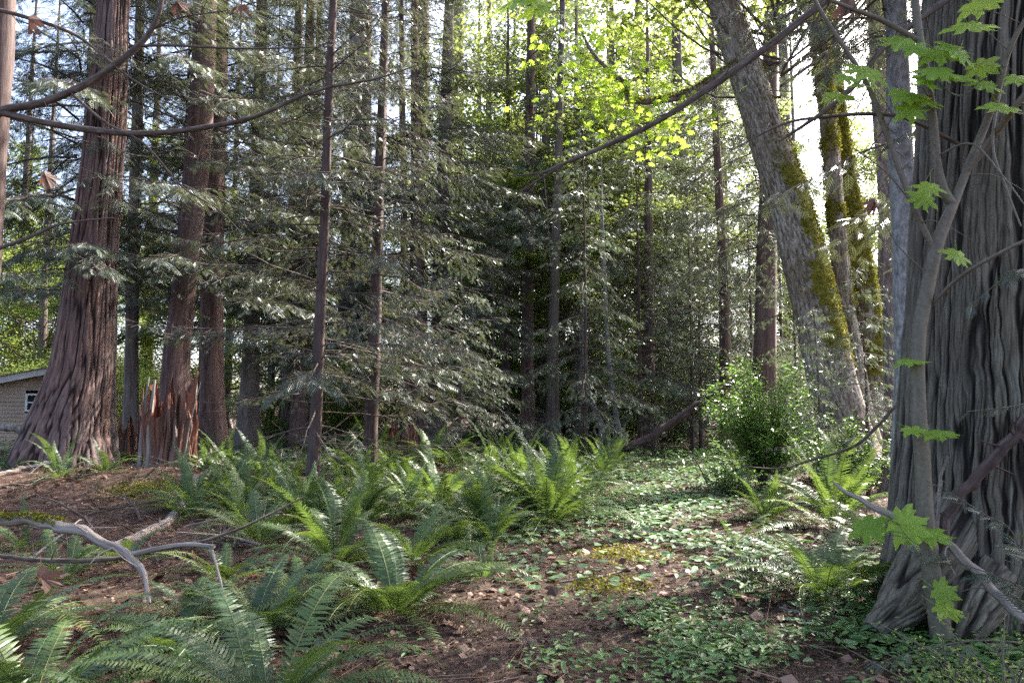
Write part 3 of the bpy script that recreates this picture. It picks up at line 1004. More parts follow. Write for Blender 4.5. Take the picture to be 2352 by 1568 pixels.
# mossy limb reaching left over the gap
mb = MB()
P = np.array([np.append(W(x, y, 15.3), r_) for x, y, r_ in ((1690, 150, .09), (1600, 205, .08), (1540, 228, .07), (1450, 232, .055), (1438, 195, .05), (1402, 165, .045), (1360, 120, .035), (1330, 60, .02))])
P = smooth_path(P, 50)
sweep(mb, P[:, :3] - first, P[:, 3], 10, lambda A, Sx, RR: .012 * noise3(np.stack([np.cos(A) * 2, np.sin(A) * 2, Sx * 6], -1)))
lim = mb.build('limb', M['maple_bark'], t, smooth=True)
m2 = MB()
n = 3500
k = mrng.integers(0, 32, n)
a = mrng.uniform(0, 6.28, n)
N = np.column_stack([.2 * np.cos(a), np.cos(a), np.abs(np.sin(a))])
pos = P[k, :3] - first + nrm(N) * P[k, 3:4] * mrng.uniform(.9, 1.3, (n, 1)) + mrng.normal(0, .02, (n, 3))
inst(m2, *CHIP, pos, N + mrng.normal(0, .5, (n, 3)), mrng.normal(size=(n, 3)), mrng.uniform(.012, .034, n), np.clip(mrng.normal(.6, .25, n), 0, 1))
m2.build('moss', M['moss'], lim)
LP = P[20:, :3] - first
m3 = MB()
n = 420
k = mrng.integers(0, len(LP), n)
pos = LP[k] + mrng.normal(0, 1, (n, 3)) * np.array([.75, .8, .38]) + np.array([0.2, -.1, -.4])
a = mrng.uniform(0, 6.28, n)
inst(m3, *MAPLE, pos, np.column_stack([np.cos(a), np.sin(a), mrng.normal(-.4, .2, n)]), np.column_stack([mrng.normal(0, .4, n), mrng.normal(0, .4, n), np.ones(n)]), mrng.uniform(.09, .16, n), mrng.random(n))
m3.build('foliage', M['near_maple'], t)

# ------------------------------------------------------------------ light green young conifers right of the centre
for (px, d, kind, s, lab) in (
        (1345, 22, 'young_a', 1.0, 'feathery young conifer in the centre behind the bright fern, leftmost of the light green ones'),
        (1470, 25, 'young_a', 1.25, 'tall feathery young conifer behind the thin pale alder'),
        (1590, 25, 'young_b', 1.15, 'low bushy young conifer above the leaning log'),
        (1610, 27, 'young_a', 1.35, 'tall grey green young conifer left of the slim red brown trunk'),
        (1730, 24, 'young_b', 1.2, 'bushy young conifer between the slim red brown trunk and the stout reddish cedar'),
        (1830, 20, 'young_a', .8, 'young conifer showing just left of the leaning mossy maple'),
        (1990, 12.5, 'young_b', .55, 'small dark young conifer at the foot of the mossy maple'),
        (1880, 13.0, 'young_b', .45, 'small grey green young conifer drooping in front of the leaning stem'),
        (1130, 24, 'young_b', 1.0, 'bushy young conifer behind the ferns left of the dark centre trunk'),
        (620, 28, 'young_b', 1.2, 'young conifer in the bright gap behind the pale grey cedar'),
        (1660, 31, 'young_a', 1.7, 'tall pale young conifer in the gap right of the slim red brown trunk'),
        (1800, 29, 'young_a', 1.5, 'young conifer glimpsed behind the leaning mossy maple, left side'),
        (1540, 33, 'young_a', 1.6, 'farthest tall young conifer, directly above the leaning log'),
        (1055, 19, 'young_b', .8, 'small young conifer behind the big fern bank')):
    p = W(px, 1000, d)
    z = h1(p[0], p[1])
    t = thing('young_conifer', lab, 'tree', (p[0], p[1], z - .05), 'light green young conifers')
    mb = MB()
    hh = (10 if kind == 'young_a' else 7.5) * s
    q = np.array([[0, 0, 0, .05 * s + .02], [.03, 0, hh * .5, .035 * s], [0, .02, hh, .006]])
    q = smooth_path(q, 14)
    sweep(mb, q[:, :3], q[:, 3], 8)
    mb.build('trunk', M['dark_bark'], t, smooth=True)
    add_crown(t, kind, None, s)
    BASE.append((p[0], p[1]))

# ------------------------------------------------------------------ background wood, tree by tree
trunk_me = []
for k in range(3):
    mb = MB()
    q = smooth_path(np.array([[0, 0, -.1, .42], [0, 0, .5, .33], [.1, .05, 9, .24], [.15, 0, 24, .03]]), 40)
    sweep(mb, q[:, :3], q[:, 3] * (.7 + .25 * k), 14, flare_disp(.1, .5, 4, 70 + k, .02))
    trunk_me.append(mb.mesh('trunk', M['cedar_bark' if k == 1 else 'far_bark'], True))


def zone(px):
    for lim, s in ((130, 'above the shed roof'), (290, 'behind the massive reddish cedar'), (540, 'behind the splintered snag'), (700, 'beyond the pale grey cedar'),
                   (900, 'beyond the slim dark cedars'), (1180, 'beyond the fern bank left of the centre'), (1350, 'beyond the dark centre trunk'), (1600, 'far behind the leaning log'),
                   (1800, 'beyond the stout reddish cedar'), (2080, 'beyond the mossy maple')):
        if px < lim:
            return s
    return 'hidden beyond the huge right cedar'


brng = np.random.default_rng(19)


def bg_tree(px, d, kind, s, k=0):
    p = W(px, 980, d)
    z = h1(p[0], p[1])
    if kind.startswith('maple'):
        nm, lab, cat = 'maple_tree', 'sunlit yellow green maple ' + zone(px), 'tree'
    elif kind == 'bush':
        nm, lab, cat = 'leafy_bush', 'bright yellow green bush ' + zone(px), 'bush'
    else:
        nm, lab, cat = 'conifer_tree', 'tall dim background conifer ' + zone(px), 'tree'
    t = thing(nm, lab, cat, (p[0], p[1], z - .05), lab)
    if kind != 'bush':
        child(trunk_me[k], 'trunk', t, (0, 0, 0), (0, 0, brng.uniform(0, 6)), (s * .9, s * .9, s))
    add_crown(t, kind, None, s)


for k in range(30):
    px = -150 + 2650 * ((k * 0.6180339) % 1.0)
    dd = brng.uniform(30, 62)
    kind = ['far_a', 'far_b', 'far_a', 'far_b', 'young_a'][brng.integers(0, 5)]
    s = brng.uniform(1.1, 1.5) * (1.7 if kind == 'young_a' else 1.0)
    if 1180 < px < 1480 and dd < 50 or px > 1600 and dd < 52:
        continue
    bg_tree(px, dd, kind, s, int(brng.integers(0, 3)))
for (px, d, kind, s) in ((20, 34, 'maple_b', 1.0), (90, 30, 'maple_b', .85), (-90, 36, 'maple_a', 1.0), (210, 40, 'maple_b', 1.1), (1290, 38, 'maple_a', 1.05), (1400, 46, 'maple_a', 1.25), (1180, 44, 'maple_a', 1.2),
                          (1330, 30, 'maple_a', .95), (1500, 50, 'maple_a', 1.3), (620, 40, 'maple_b', 1.0), (520, 46, 'maple_b', 1.2), (400, 44, 'maple_a', 1.1), (780, 42, 'maple_b', 1.0), (1950, 36, 'maple_a', 1.0), (1850, 44, 'maple_b', 1.1),
                          (2150, 40, 'maple_a', 1.1), (1050, 50, 'maple_a', 1.2), (1250, 34, 'maple_a', 1.3), (1420, 37, 'maple_a', 1.4), (1120, 40, 'maple_a', 1.4), (1560, 42, 'maple_a', 1.4)):
    bg_tree(px, d, kind, s, 0)
for k in range(34):
    px = -60 + 2500 * ((k * 0.7548776) % 1.0)
    bg_tree(px, brng.uniform(26, 46), 'bush', brng.uniform(.7, 1.5))

for k in range(12):
    bg_tree(1080 + 50 * k + brng.uniform(-20, 20), brng.uniform(34, 48), 'bush' if k % 3 else 'maple_b', brng.uniform(1.4, 2.2) if k % 3 else .7)
# ------------------------------------------------------------------ ferns
fr_r = np.random.default_rng(77)


def frond_mesh(seed, length, width, e0, arch, npair=46, mat='fern', curl=0.0):
    r = np.random.default_rng(seed)
    mb = MB()
    n = 22
    t = np.linspace(0, 1, n)
    el = e0 - arch * t ** 1.3 + curl * np.clip(t - .88, 0, 1) * -9
    ds = length / (n - 1)
    y = np.concatenate([[0], np.cumsum(np.cos(el[:-1]) * ds)])
    z = np.concatenate([[0], np.cumsum(np.sin(el[:-1]) * ds)])
    sx = r.normal(0, .09) * length * t ** 2 + r.normal(0, .012) * np.sin(t * 7)
    wk = r.random(npair * 2)
    P = np.column_stack([sx, y, z])
    sweep(mb, P, np.linspace(.0035, .0010, n), 4, rnd=.95, cap=False)
    tp = np.linspace(.13, .995, npair)
    base = np.array([np.interp(tp, t, P[:, c]) for c in range(3)]).T
    T = nrm(np.array([np.interp(tp, t, np.gradient(P[:, c])) for c in range(3)]).T)
    Nn = nrm(np.cross(np.array([1.0, 0, 0]), T))
    ln = width * np.clip(tp / .30, .55, 1) ** .7 * np.clip((1.03 - tp) / .62, 0, 1) ** .75
    bw = length * .86 / npair * .58
    tm = np.array([[-.4, 0, 0], [.55, .0, 0], [.50, .5, -.04], [.05, 1.0, -.20], [-.45, .5, -.04]])
    tq = np.array([[0, 1, 2, 4]])
    tt = np.array([[4, 2, 3]])
    for s in (-1, 1):
        fw = np.array([s * 1.0, 0, 0]) * .93 + T * .30 + r.normal(0, .05, T.shape) + Nn * r.normal(.08, .08, (npair, 1))
        up = Nn + T * (-.25) + r.normal(0, .10, T.shape)
        sc3 = np.column_stack([np.full(npair, bw * 1.25) * np.clip(ln / width * 1.5, .4, 1), ln * r.uniform(.92, 1.06, npair), ln])
        tms = tm.copy()
        tms[:, 0] *= s
        rn = np.clip(.5 + r.normal(0, .07, npair) + .12 * (tp - .5), 0, 1)
        sc3 = sc3 * np.where(wk[:npair] if s < 0 else wk[npair:], 1, 1)[:, None]
        sc3[(wk[:npair] if s < 0 else wk[npair:]) < .05] *= .25
        inst(mb, tms, tq, base, fw, up, sc3, rn)
        inst(mb, tms, tt, base, fw, up, sc3, rn)
    return mb.mesh('frond', M[mat])


FR = {'up': [frond_mesh(100 + k, fr_r.uniform(.9, 1.1), .108, R(fr_r.uniform(74, 84)), R(fr_r.uniform(35, 80))) for k in range(6)],
      'arch': [frond_mesh(110 + k, fr_r.uniform(.95, 1.15), .105, R(fr_r.uniform(48, 66)), R(fr_r.uniform(70, 115))) for k in range(14)],
      'flat': [frond_mesh(150 + k, fr_r.uniform(.85, 1.05), .10, R(fr_r.uniform(22, 44)), R(fr_r.uniform(45, 80))) for k in range(12)],
      'dead': [frond_mesh(180 + k, .7, .06, R(15), R(70), mat='dead_fern') for k in range(2)]}


def fern(p, s, label, group=None, n=20, hue=0.0, dead=2, sector=None, name='sword_fern', upf=.18):
    t = thing(name, label, 'fern', (p[0], p[1], p[2] - .02), group)
    a0 = fr_r.uniform(0, 6.28)
    n = int(n * 1.45)
    for k in range(n):
        kind = 'up' if k < n * upf else ('arch' if k < n * (.40 + upf) else 'flat')
        me = FR[kind][fr_r.integers(0, len(FR[kind]))]
        a = a0 + k * 2.39996 + fr_r.normal(0, .2)
        if sector is not None:
            a = sector[0] + fr_r.uniform(-1, 1) * sector[1]
        ss = s * fr_r.uniform(.72, 1.12)
        child(me, 'frond', t, (.03 * math.cos(a), .03 * math.sin(a), 0), (fr_r.normal(0, .10), fr_r.normal(0, .12), a - math.pi / 2), ss)
    for k in range(dead):
        a = fr_r.uniform(0, 6.28)
        o = child(FR['dead'][k % 2], 'frond', t, (0, 0, .03), (fr_r.normal(-.2, .1), 0, a), s * fr_r.uniform(.7, 1.1))
        o['label'] = 'withered brown frond'
    return t


FERN_XY = []
for (x, y, s, n, lab) in (
        (-30, 1500, 1.05, 20, 'dark sword fern cut by the left edge below the mossy fallen branch'),
        (70, 1640, 1.15, 18, 'bright green sword fern in the bottom left corner'),
        (585, 1455, .95, 22, 'sunlit sword fern left of the bottom centre with shining arched fronds'),
        (395, 1500, .7, 11, 'small sword fern over red brown needles between the two bottom left ferns'),
        (620, 1640, 1.15, 20, 'bluish green sword fern at the bottom edge, nearest the camera'),
        (330, 1640, .95, 12, 'sword fern in the bottom edge between the bottom left corner and the bottom centre'),
        (430, 1420, .7, 12, 'sword fern under the tip of the forked fallen branch'),
        (905, 1410, 1.15, 26, 'large spreading sword fern beside the bare leaf litter of the path'),
        (770, 1300, 1.1, 19, 'sword fern with one tall upright frond under the left slim cedar'),
        (590, 1250, 1.1, 18, 'sword fern left of the left slim cedar foot'),
        (520, 1330, .85, 13, 'sparse sword fern behind the forked fallen branch tip'),
        (830, 1205, 1.15, 20, 'upright sword fern right below the left slim cedar'),
        (955, 1290, 1.05, 18, 'dark low sword fern between the spreading fern and the white lit fern'),
        (1125, 1240, 1.1, 20, 'white lit sword fern left of the biggest path fern'),
        (1258, 1205, 1.6, 34, 'biggest sword fern, rounded clump at the left edge of the path'),
        (1400, 1085, 1.15, 22, 'bright yellow green sword fern alone near the leaning log'),
        (1895, 1370, 1.15, 24, 'sword fern right of the path in front of the huge cedar roots'),
        (1915, 1215, 1.4, 22, 'tall dark upright sword fern behind the bare leaning pole'),
        (1760, 1195, 1.0, 16, 'sword fern under the glossy shrub right of the path'),
        (145, 1330, .75, 12, 'sword fern on the slope under the mossy fallen branch'),
        (60, 1265, .65, 10, 'small sword fern at the left edge behind the mossy fallen branch'),
        (280, 1290, .7, 11, 'sword fern behind the fork of the fallen branch'),
        (140, 1098, .9, 12, 'yellowish sword fern at the foot of the massive reddish cedar'),
        (240, 1085, .8, 11, 'small pale fern in the sun between the massive cedar and the snag'),
        (30, 1085, .8, 10, 'fern left of the massive reddish cedar foot'),
        (480, 1100, 1.0, 14, 'shining fern at the right foot of the splintered snag'),
        (600, 1090, 1.1, 18, 'white lit sword fern left of the left slim cedar stem'),
        (690, 1385, .8, 14, 'sword fern between the sunlit fern and the large spreading fern'),
        (1045, 1250, .95, 15, 'sword fern squeezed between the dark low fern and the white lit fern'),
        (1010, 1170, 1.15, 18, 'sword fern at the foot of the right slim cedar, path side'),
        (690, 1200, 1.1, 17, 'sword fern just left of the left slim cedar foot'),
        (1690, 1250, .7, 11, 'low sword fern at the right edge of the path opposite the biggest fern'),
        (2010, 1260, 1.0, 15, 'dark sword fern tucked against the left foot of the huge cedar'),
        (1110, 1330, .6, 9, 'little sword fern by the green leaves at the path edge')):
    p = G(x, y)
    FERN_XY.append((p[0], p[1]))
    fern(p, s, lab, 'sword ferns', n, dead=2 if y > 1150 else 0, upf=(.30 if 'upright' in lab else (.0 if (y > 1280 and x < 1000 or y > 1340) else (.06 if y > 1230 else .2))))

# fern bank behind
zlab = ((640, 'sword fern in the bank behind the splintered snag'), (900, 'sword fern in the bank around the two slim cedars'), (1180, 'sword fern in the thick bank between the slim cedars and the path'),
        (1420, 'sword fern at the far end of the path, left side'), (9999, 'sword fern at the far end of the path, right side'))
cand = []
tries = 0
while len(cand) < 88 and tries < 9000:
    tries += 1
    x = fr_r.uniform(430, 1460) if fr_r.random() < .9 else fr_r.uniform(1640, 2040)
    y = fr_r.uniform(1010, 1215) if x < 1460 else fr_r.uniform(1020, 1110)
    p = G(x, y)
    if p[1] > 30 or abs(p[0] - path_x(p[1])) < 1.25 and x > 1200:
        continue
    if min([np.hypot(p[0] - a, p[1] - b) for a, b in FERN_XY + BASE]) < .55:
        continue
    FERN_XY.append((p[0], p[1]))
    cand.append((x, p))
for x, p in cand:
    lab = next(s for lim, s in zlab if x < lim)
    fern(p, fr_r.uniform(.85, 1.4), lab, lab, int(fr_r.integers(11, 20)), dead=int(fr_r.integers(0, 3)), upf=fr_r.choice([.0, .06, .12, .2]))

# ------------------------------------------------------------------ shed
t = thing('shed', 'tan clapboard shed with a mossy low roof and one small window', 'shed')
d = 24.0
pr = W(150, 1000, d)
pl = W(-140, 1000, d - 2.2)
ux = nrm(np.array([pr[0] - pl[0], pr[1] - pl[1], 0]))
ny = np.array([ux[1], -ux[0], 0.0])                     # faces the camera side
O = np.array([pl[0], pl[1], 0.0])
wl = np.linalg.norm((pr - pl)[:2]) + 0.3
zb = h1(pl[0], pl[1]) - .2
t.location = (O[0], O[1], zb)


def S3(u, v, z):
    return ux * u + ny * v + np.array([0, 0, z])


BOXF = np.array([[0, 1, 2, 3], [7, 6, 5, 4], [0, 4, 5, 1], [1, 5, 6, 2], [2, 6, 7, 3], [3, 7, 4, 0]])


def boxs(mb, u0, u1, v0, v1, z0, z1, rnd=.5, zs=0.0):
    c = [S3(u0, v0, z0), S3(u1, v0, z0 + zs), S3(u1, v1, z0 + zs), S3(u0, v1, z0), S3(u0, v0, z1), S3(u1, v0, z1 + zs), S3(u1, v1, z1 + zs), S3(u0, v1, z1)]
    mb.add(np.array(c), BOXF[:, ::-1], rnd)




def onwall(px, py):
    r_ = ray(px, py)
    k_ = (O @ ny) / (r_ @ ny)
    q_ = r_ * k_
    return (q_ - O) @ ux, q_[2] + EYE - zb


uw, ztop0 = onwall(0, 872)
slope = (onwall(138, 846)[1] - ztop0) / (onwall(138, 846)[0] - uw)
mb = MB()
lap = .118
siding = plain_mat('tan_siding', (0.40, 0.305, 0.23), .6, .3, .12, 3)
wb = MB()
u_a, u_b = 0.0, wl
win0, win1 = onwall(58, 925)[0], onwall(92, 925)[0]
wz0, wz1 = onwall(75, 944)[1], onwall(75, 904)[1]
k = 0
while True:
    z0 = k * lap
    zmax = ztop0 + slope * (u_b - uw)
    if z0 > zmax:
        break
    # left end of the board under the sloping rake
    us = u_a if z0 + lap < ztop0 + slope * (u_a - uw) else uw + (z0 + lap * .5 - ztop0) / slope
    segs_ = [(max(us, u_a), u_b)]
    if z0 + lap > wz0 and z0 < wz1:
        segs_ = [(max(us, u_a), win0), (win1, u_b)]
    for a, b in segs_:
        if b - a < .02:
            continue
        c = [S3(a, .034, z0), S3(b, .034, z0), S3(b, .004, z0 + lap), S3(a, .004, z0 + lap), S3(a, -.02, z0), S3(b, -.02, z0), S3(b, -.02, z0 + lap), S3(a, -.02, z0 + lap)]
        wb.add(np.array(c), np.array([[0, 1, 2, 3], [4, 7, 6, 5], [0, 4, 5, 1], [2, 6, 7, 3], [0, 3, 7, 4], [1, 5, 6, 2]]), rng.random())
    k += 1
# back walls close the volume
boxs(wb, 0, wl, -4.0, -3.95, 0, ztop0 + .3)
boxs(wb, wl - .05, wl, -3.95, -.03, 0, ztop0 + slope * (wl - uw) - .1)
boxs(wb, 0, .05, -3.95, -.03, 0, ztop0 - slope * uw - .05)
wb.build('wall', siding, t)
rb = MB()
zr = ztop0 - slope * (uw + .4)
boxs(rb, -.4, wl + .2, -4.3, .35, zr + .02, zr + .10, .5, slope * (wl + .6))
roofm = plain_mat('mossy_shingles', (0.10, 0.085, 0.055), .9, .2, .6, 5, .03)
rf = rb.build('roof', roofm, t)
sb = MB()
srn = np.random.default_rng(5)
for a in np.arange(-.4, wl + .2, .2):
    for b in np.arange(-4.3, .3, .28):
        zz = zr + .105 + slope * (a + .4)
        boxs(sb, a, a + .19, b, b + .26, zz, zz + .012 + srn.uniform(0, .012), srn.random(), slope * .19)
sb.build('shingles', roofm, rf)
fb = MB()
boxs(fb, -.4, wl + .2, .352, .39, zr - .10, zr + .11, .5, slope * (wl + .6))
fb.build('fascia', plain_mat('pale_trim', (.55, .53, .49), .6, .3, .12, 4), rf)
wf_ = MB()
for (a, b, c, e) in ((win0 - .01, win0 + .05, wz0, wz1), (win1 - .05, win1 + .01, wz0, wz1), (win0 + .05, win1 - .05, wz0 - .02, wz0 + .045), (win0 + .05, win1 - .05, wz1 - .05, wz1 + .01), (win0 + .05, win1 - .05, (wz0 + wz1) / 2 - .018, (wz0 + wz1) / 2 + .018)):
    boxs(wf_, a, b, -.02, .034, c, e)
wd = wf_.build('window', plain_mat('white_frame', (.72, .72, .70), .5, .4, .05, 4), t)
pb = MB()
boxs(pb, win0 + .05, win1 - .05, -.012, -.004, wz0 + .03, wz1 - .04)
gm, nt, out = new_mat('window_glass')
p_ = nt.nodes.new('ShaderNodeBsdfPrincipled')
p_.inputs['Base Color'].default_value = (.02, .025, .025, 1)
p_.inputs['Roughness'].default_value = .05
nt.links.new(p_.outputs[0], out.inputs[0])
pb.build('pane', gm, wd)

# ------------------------------------------------------------------ snag and stumps


def snag(label, px, base_y, d, wid, hgt, seed, splint, name='tree_stump', mat='rotten', lean=0.0):
    r = np.random.default_rng(seed)
    p = W(px, base_y, d)
    z = h1(p[0], p[1]) - .15
    t = thing(name, label, 'stump', (p[0], p[1], z))
    ra = wid / F * d / 2
    n, m = 130, 60
    ang = np.linspace(0, 2 * np.pi, n, endpoint=False)
    top = hgt * (.58 + .42 * np.clip(.5 + 1.6 * noise3(np.column_stack([np.cos(ang) * 1.6 + seed, np.sin(ang) * 1.6, ang * 0])), 0, 1)) + .16 * hgt * noise3(np.column_stack([np.cos(ang) * 7 + seed, np.sin(ang) * 7, ang * 0])) + r.uniform(-.05, .06, n) * hgt
    tt = np.linspace(0, 1, m)
    mb = MB()
    for layer, rs in ((0, 1.0), (1, .55)):
        A, Tt = np.meshgrid(ang, tt)
        Z = Tt * top[None] * (1 if layer == 0 else .75)
        q = np.stack([np.cos(A) * 5, np.sin(A) * 5, Z * 1.1 + seed], -1)
        q2 = np.stack([np.cos(A) * 14, np.sin(A) * 14, Z * 1.5 + seed], -1)
        RRr = ra * rs * (.78 + .40 * np.exp(-Z / .35) + .26 * noise3(q) + .16 * noise3(q2) - .10 * (Z / hgt))
        V = np.stack([np.cos(A) * RRr + lean * Z, np.sin(A) * RRr, Z], -1)
        i = np.arange(m - 1)[:, None] * n
        j = np.arange(n)[None]
        k = (j + 1) % n
        f = np.stack([i + j, i + k, i + n + k, i + n + j], -1).reshape(-1, 4)
        mb.add(V.reshape(-1, 3), f, .5, np.stack([np.cos(A) * ra, np.sin(A) * ra, Z], -1).reshape(-1, 3))
    for k in range(14):
        a = r.uniform(0, 6.28)
        b0 = np.array([math.cos(a) * ra * .9, math.sin(a) * ra * .9, r.uniform(.0, .4)])
        e = b0 * np.array([.95, .95, 1]) + np.array([r.normal(0, .08), r.normal(0, .08), hgt * r.uniform(.3, .75)])
        q = smooth_path([b0, (b0 + e) / 2 + r.normal(0, .03, 3), e], 8)
        sweep(mb, q, np.linspace(.05, .015, 8), 5)
    mb.build('trunk', M[mat], t, smooth=False)
    for (dx, h2, wd, tl) in splint:
        s2 = MB()
        b0 = np.array([dx, -ra * .75, .0])
        q = smooth_path([b0, b0 + [tl * .4, 0, h2 * .5], b0 + [tl, .05, h2]], 20)
        sweep(s2, q, np.linspace(wd, wd * .35, 20), 7, lambda A, Sx, RR: RR * .3 * noise3(np.stack([np.cos(A) * 2, np.sin(A) * 2, Sx * 3], -1)))
        s2.build('splinter', M['dead_wood'], t, smooth=False)
    BASE.append((p[0], p[1]))
    return t


snag('tall splintered snag of rotten red wood with pale upright slivers', 388, 1080, 15.2, 128, 2.05, 3, ((-.40, 2.0, .05, .10), (-.24, 1.95, .075, .06), (.44, 1.9, .02, .30)), 'tree_snag', lean=.02)
snag('dark rotted stump between the massive cedar and the snag', 300, 1010, 18.5, 78, 1.25, 14, (), mat='rotten')
snag('crumbling reddish stump under the right slim cedar limbs', 925, 1040, 18.0, 72, 1.15, 15, ((.1, 1.0, .04, .03),), mat='rotten')
snag('small pale broken stump at the foot of the leaning log', 1425, 1035, 22.0, 32, 1.1, 16, (), mat='dead_wood')
snag('thin grey broken post right of the splintered snag', 484, 1085, 14.6, 15, .55, 17, (), mat='dead_wood')


# ------------------------------------------------------------------ logs and sticks
def stick(label, pts, name='fallen_branch', mat='dead_wood', cat='branch', segs=9, forks=(), rows=36, moss=False, rough=.30, ground=False):
    """pts: (px, py, distance or None for on the ground, radius)"""
    P = []
    for (x, y, d, r_) in pts:
        p = G(x, y) + np.array([0, 0, r_ * .8]) if d is None else W(x, y, d)
        P.append([*p, r_])
    P = np.array(P)
    o = P[0][:3].copy()
    t = thing(name, label, cat, o)
    S = smooth_path(P, rows * 2)
    S[:, :3] += np.stack([noise3(np.column_stack([np.arange(rows * 2) * .22, np.full(rows * 2, k * 3.3 + o[0]), np.full(rows * 2, .5)])) for k in range(3)], -1) * S[:, 3:4] * .55
    mb = MB()
    dsp = lambda A, Sx, RR: RR * rough * (noise3(np.stack([np.cos(A) * 1.2, np.sin(A) * 1.2, Sx * 7 + o[0]], -1)) + 1.6 * np.clip(noise3(np.stack([np.cos(A) * 1.6 + 9, np.sin(A) * 1.6, Sx * 9 + o[0]], -1)) - .35, 0, 1))
    sweep(mb, S[:, :3] - o, S[:, 3], segs, dsp)
    sr = np.random.default_rng(int(abs(o[0] * 97)) + 3)
    nb = int(sr.integers(4, 8))
    for k in sr.integers(4, rows * 2 - 3, nb):
        dv = nrm(sr.normal(size=3) + np.array([0, 0, .4]))
        ll = sr.uniform(.05, .28)
        q = smooth_path(np.array([S[k, :3], S[k, :3] + dv * ll * .5 + sr.normal(0, .02, 3), S[k, :3] + dv * ll + np.array([0, 0, -.05 * ll])]), 6) - o
        sweep(mb, q, np.linspace(S[k, 3] * .30, S[k, 3] * .08, 6), 5)
    mb.build('main_stem', M[mat], t, smooth=True)
    for fk in forks:
        Q = np.array([[*(W(x, y, d) if d is not None else G(x, y)), r_] for (x, y, d, r_) in fk])
        Q = smooth_path(Q, 20)
        m2 = MB()
        sweep(m2, Q[:, :3] - o, Q[:, 3], 7, dsp)
        m2.build('side_branch', M[mat], t, smooth=True)
    if moss:
        r = np.random.default_rng(4)
        n = 2600
        k = r.integers(0, 28, n)
        a = r.uniform(.2, 2.9, n)
        N = np.column_stack([np.zeros(n), np.cos(a), np.sin(a)])
        pos = S[k, :3] - o + N * S[k, 3:4] + r.normal(0, .02, (n, 3)) * np.array([1.6, .4, .3])
        m2 = MB()
        inst(m2, *CHIP, pos, N + r.normal(0, .5, (n, 3)), r.normal(size=(n, 3)), r.uniform(.006, .016, n), np.clip(r.normal(.5, .25, n), 0, 1))
        m2.build('moss', M['moss'], t)
    return t


stick('bleached forked fallen branch with a mossy left end, low in the foreground', [(-60, 1192, 5.7, .042), (60, 1194, 5.6, .042), (160, 1212, 5.5, .038), (235, 1245, 5.4, .032), (300, 1280, 5.3, .026), (330, 1320, 5.2, .018), (343, 1385, 5.1, .010)],
      forks=([(292, 1276, 5.33, .022), (350, 1262, 5.3, .020), (420, 1250, 5.25, .018), (492, 1254, 5.2, .016)], [(484, 1254, 5.21, .014), (497, 1300, 5.15, .011), (515, 1370, 5.05, .007)]), moss=True)
stick('grey weathered log lying up the slope behind the forked branch', [(235, 1275, None, .05), (330, 1235, None, .06), (400, 1195, None, .065), (452, 1140, None, .06)], 'fallen_log', 'dead_wood', 'log')
stick('thin dark bough crossing behind the forked branch', [(-30, 1275, 6.2, .018), (180, 1288, 6.1, .018), (350, 1265, 6.2, .016), (520, 1225, 6.4, .013), (700, 1140, 6.8, .006)], mat='twig')
stick('brown leaning log propped from the small stump up to the right', [(1425, 1036, 21.5, .12), (1500, 1000, 21.3, .11), (1580, 945, 21.0, .10), (1640, 905, 20.6, .09), (1700, 862, 20.4, .08)], 'leaning_log', 'dark_bark', 'log', segs=14)
stick('bare grey pole leaning across the foot of the huge right cedar', [(2420, 1462, 4.5, .030), (2340, 1412, 4.6, .030), (2250, 1320, 4.75, .028), (2160, 1240, 4.9, .026), (2050, 1185, 5.0, .022), (1960, 1140, 5.1, .016), (1915, 1108, 5.15, .008)], 'leaning_pole', 'dead_wood', 'pole')
stick('brown fallen branch on the path bend under the glossy shrub', [(1545, 1130, None, .02), (1620, 1112, None, .035), (1680, 1085, None, .04), (1740, 1060, 15.5, .035)], mat='twig', forks=([(1625, 1110, 14.8, .02), (1600, 1060, 14.8, .012), (1565, 1010, 14.8, .006)],))
stick('short straight stick lying in the sunlit patch of the path', [(1285, 1338, None, .010), (1360, 1330, None, .012), (1460, 1305, None, .010)])
stick('slim stick on the litter at the right side of the path', [(1790, 1395, None, .008), (1840, 1408, None, .010), (1920, 1418, None, .008)])
stick('mossy broken limb lying on the slope at the left edge', [(-20, 1098, None, .05), (60, 1075, 14.5, .045), (120, 1062, 14.3, .035)])
stick('brown pole lying behind the massive cedar in front of the shed', [(-20, 978, 20.5, .10), (60, 990, 20.5, .09), (120, 1003, 20.5, .07)], 'fallen_log', 'dead_wood', 'log')
stick('crooked dark dead limb on the mound left of the snag', [(120, 1165, None, .03), (200, 1150, 13.2, .03), (290, 1130, 13.2, .025), (350, 1080, 13.2, .015), (380, 1045, 13.3, .008)], mat='twig', forks=([(290, 1130, 13.2, .02), (310, 1165, 13.1, .02), (330, 1190, 13.0, .015)],))
stick('dark curving bough hanging in front of the tall upright fern', [(2080, 905, 7.6, .018), (2010, 985, 7.6, .016), (1960, 1025, 7.6, .015), (1890, 1048, 7.6, .012), (1780, 1075, 7.7, .007), (1640, 1060, 7.9, .003)], mat='twig')
stick('thin broken upright stem between the sapling and the huge cedar', [(2148, 1290, 5.05, .012), (2155, 1180, 5.05, .011), (2160, 1100, 5.05, .010), (2176, 1048, 5.0, .006)], mat='dead_wood')
stick('peeling brown side trunk leaning against the huge right cedar', [(2155, 1260, 5.1, .030), (2180, 1180, 5.05, .034), (2250, 1090, 4.95, .036), (2330, 1000, 4.85, .036), (2420, 880, 4.75, .034)], 'leaning_sapling', 'dark_bark', 'sapling')

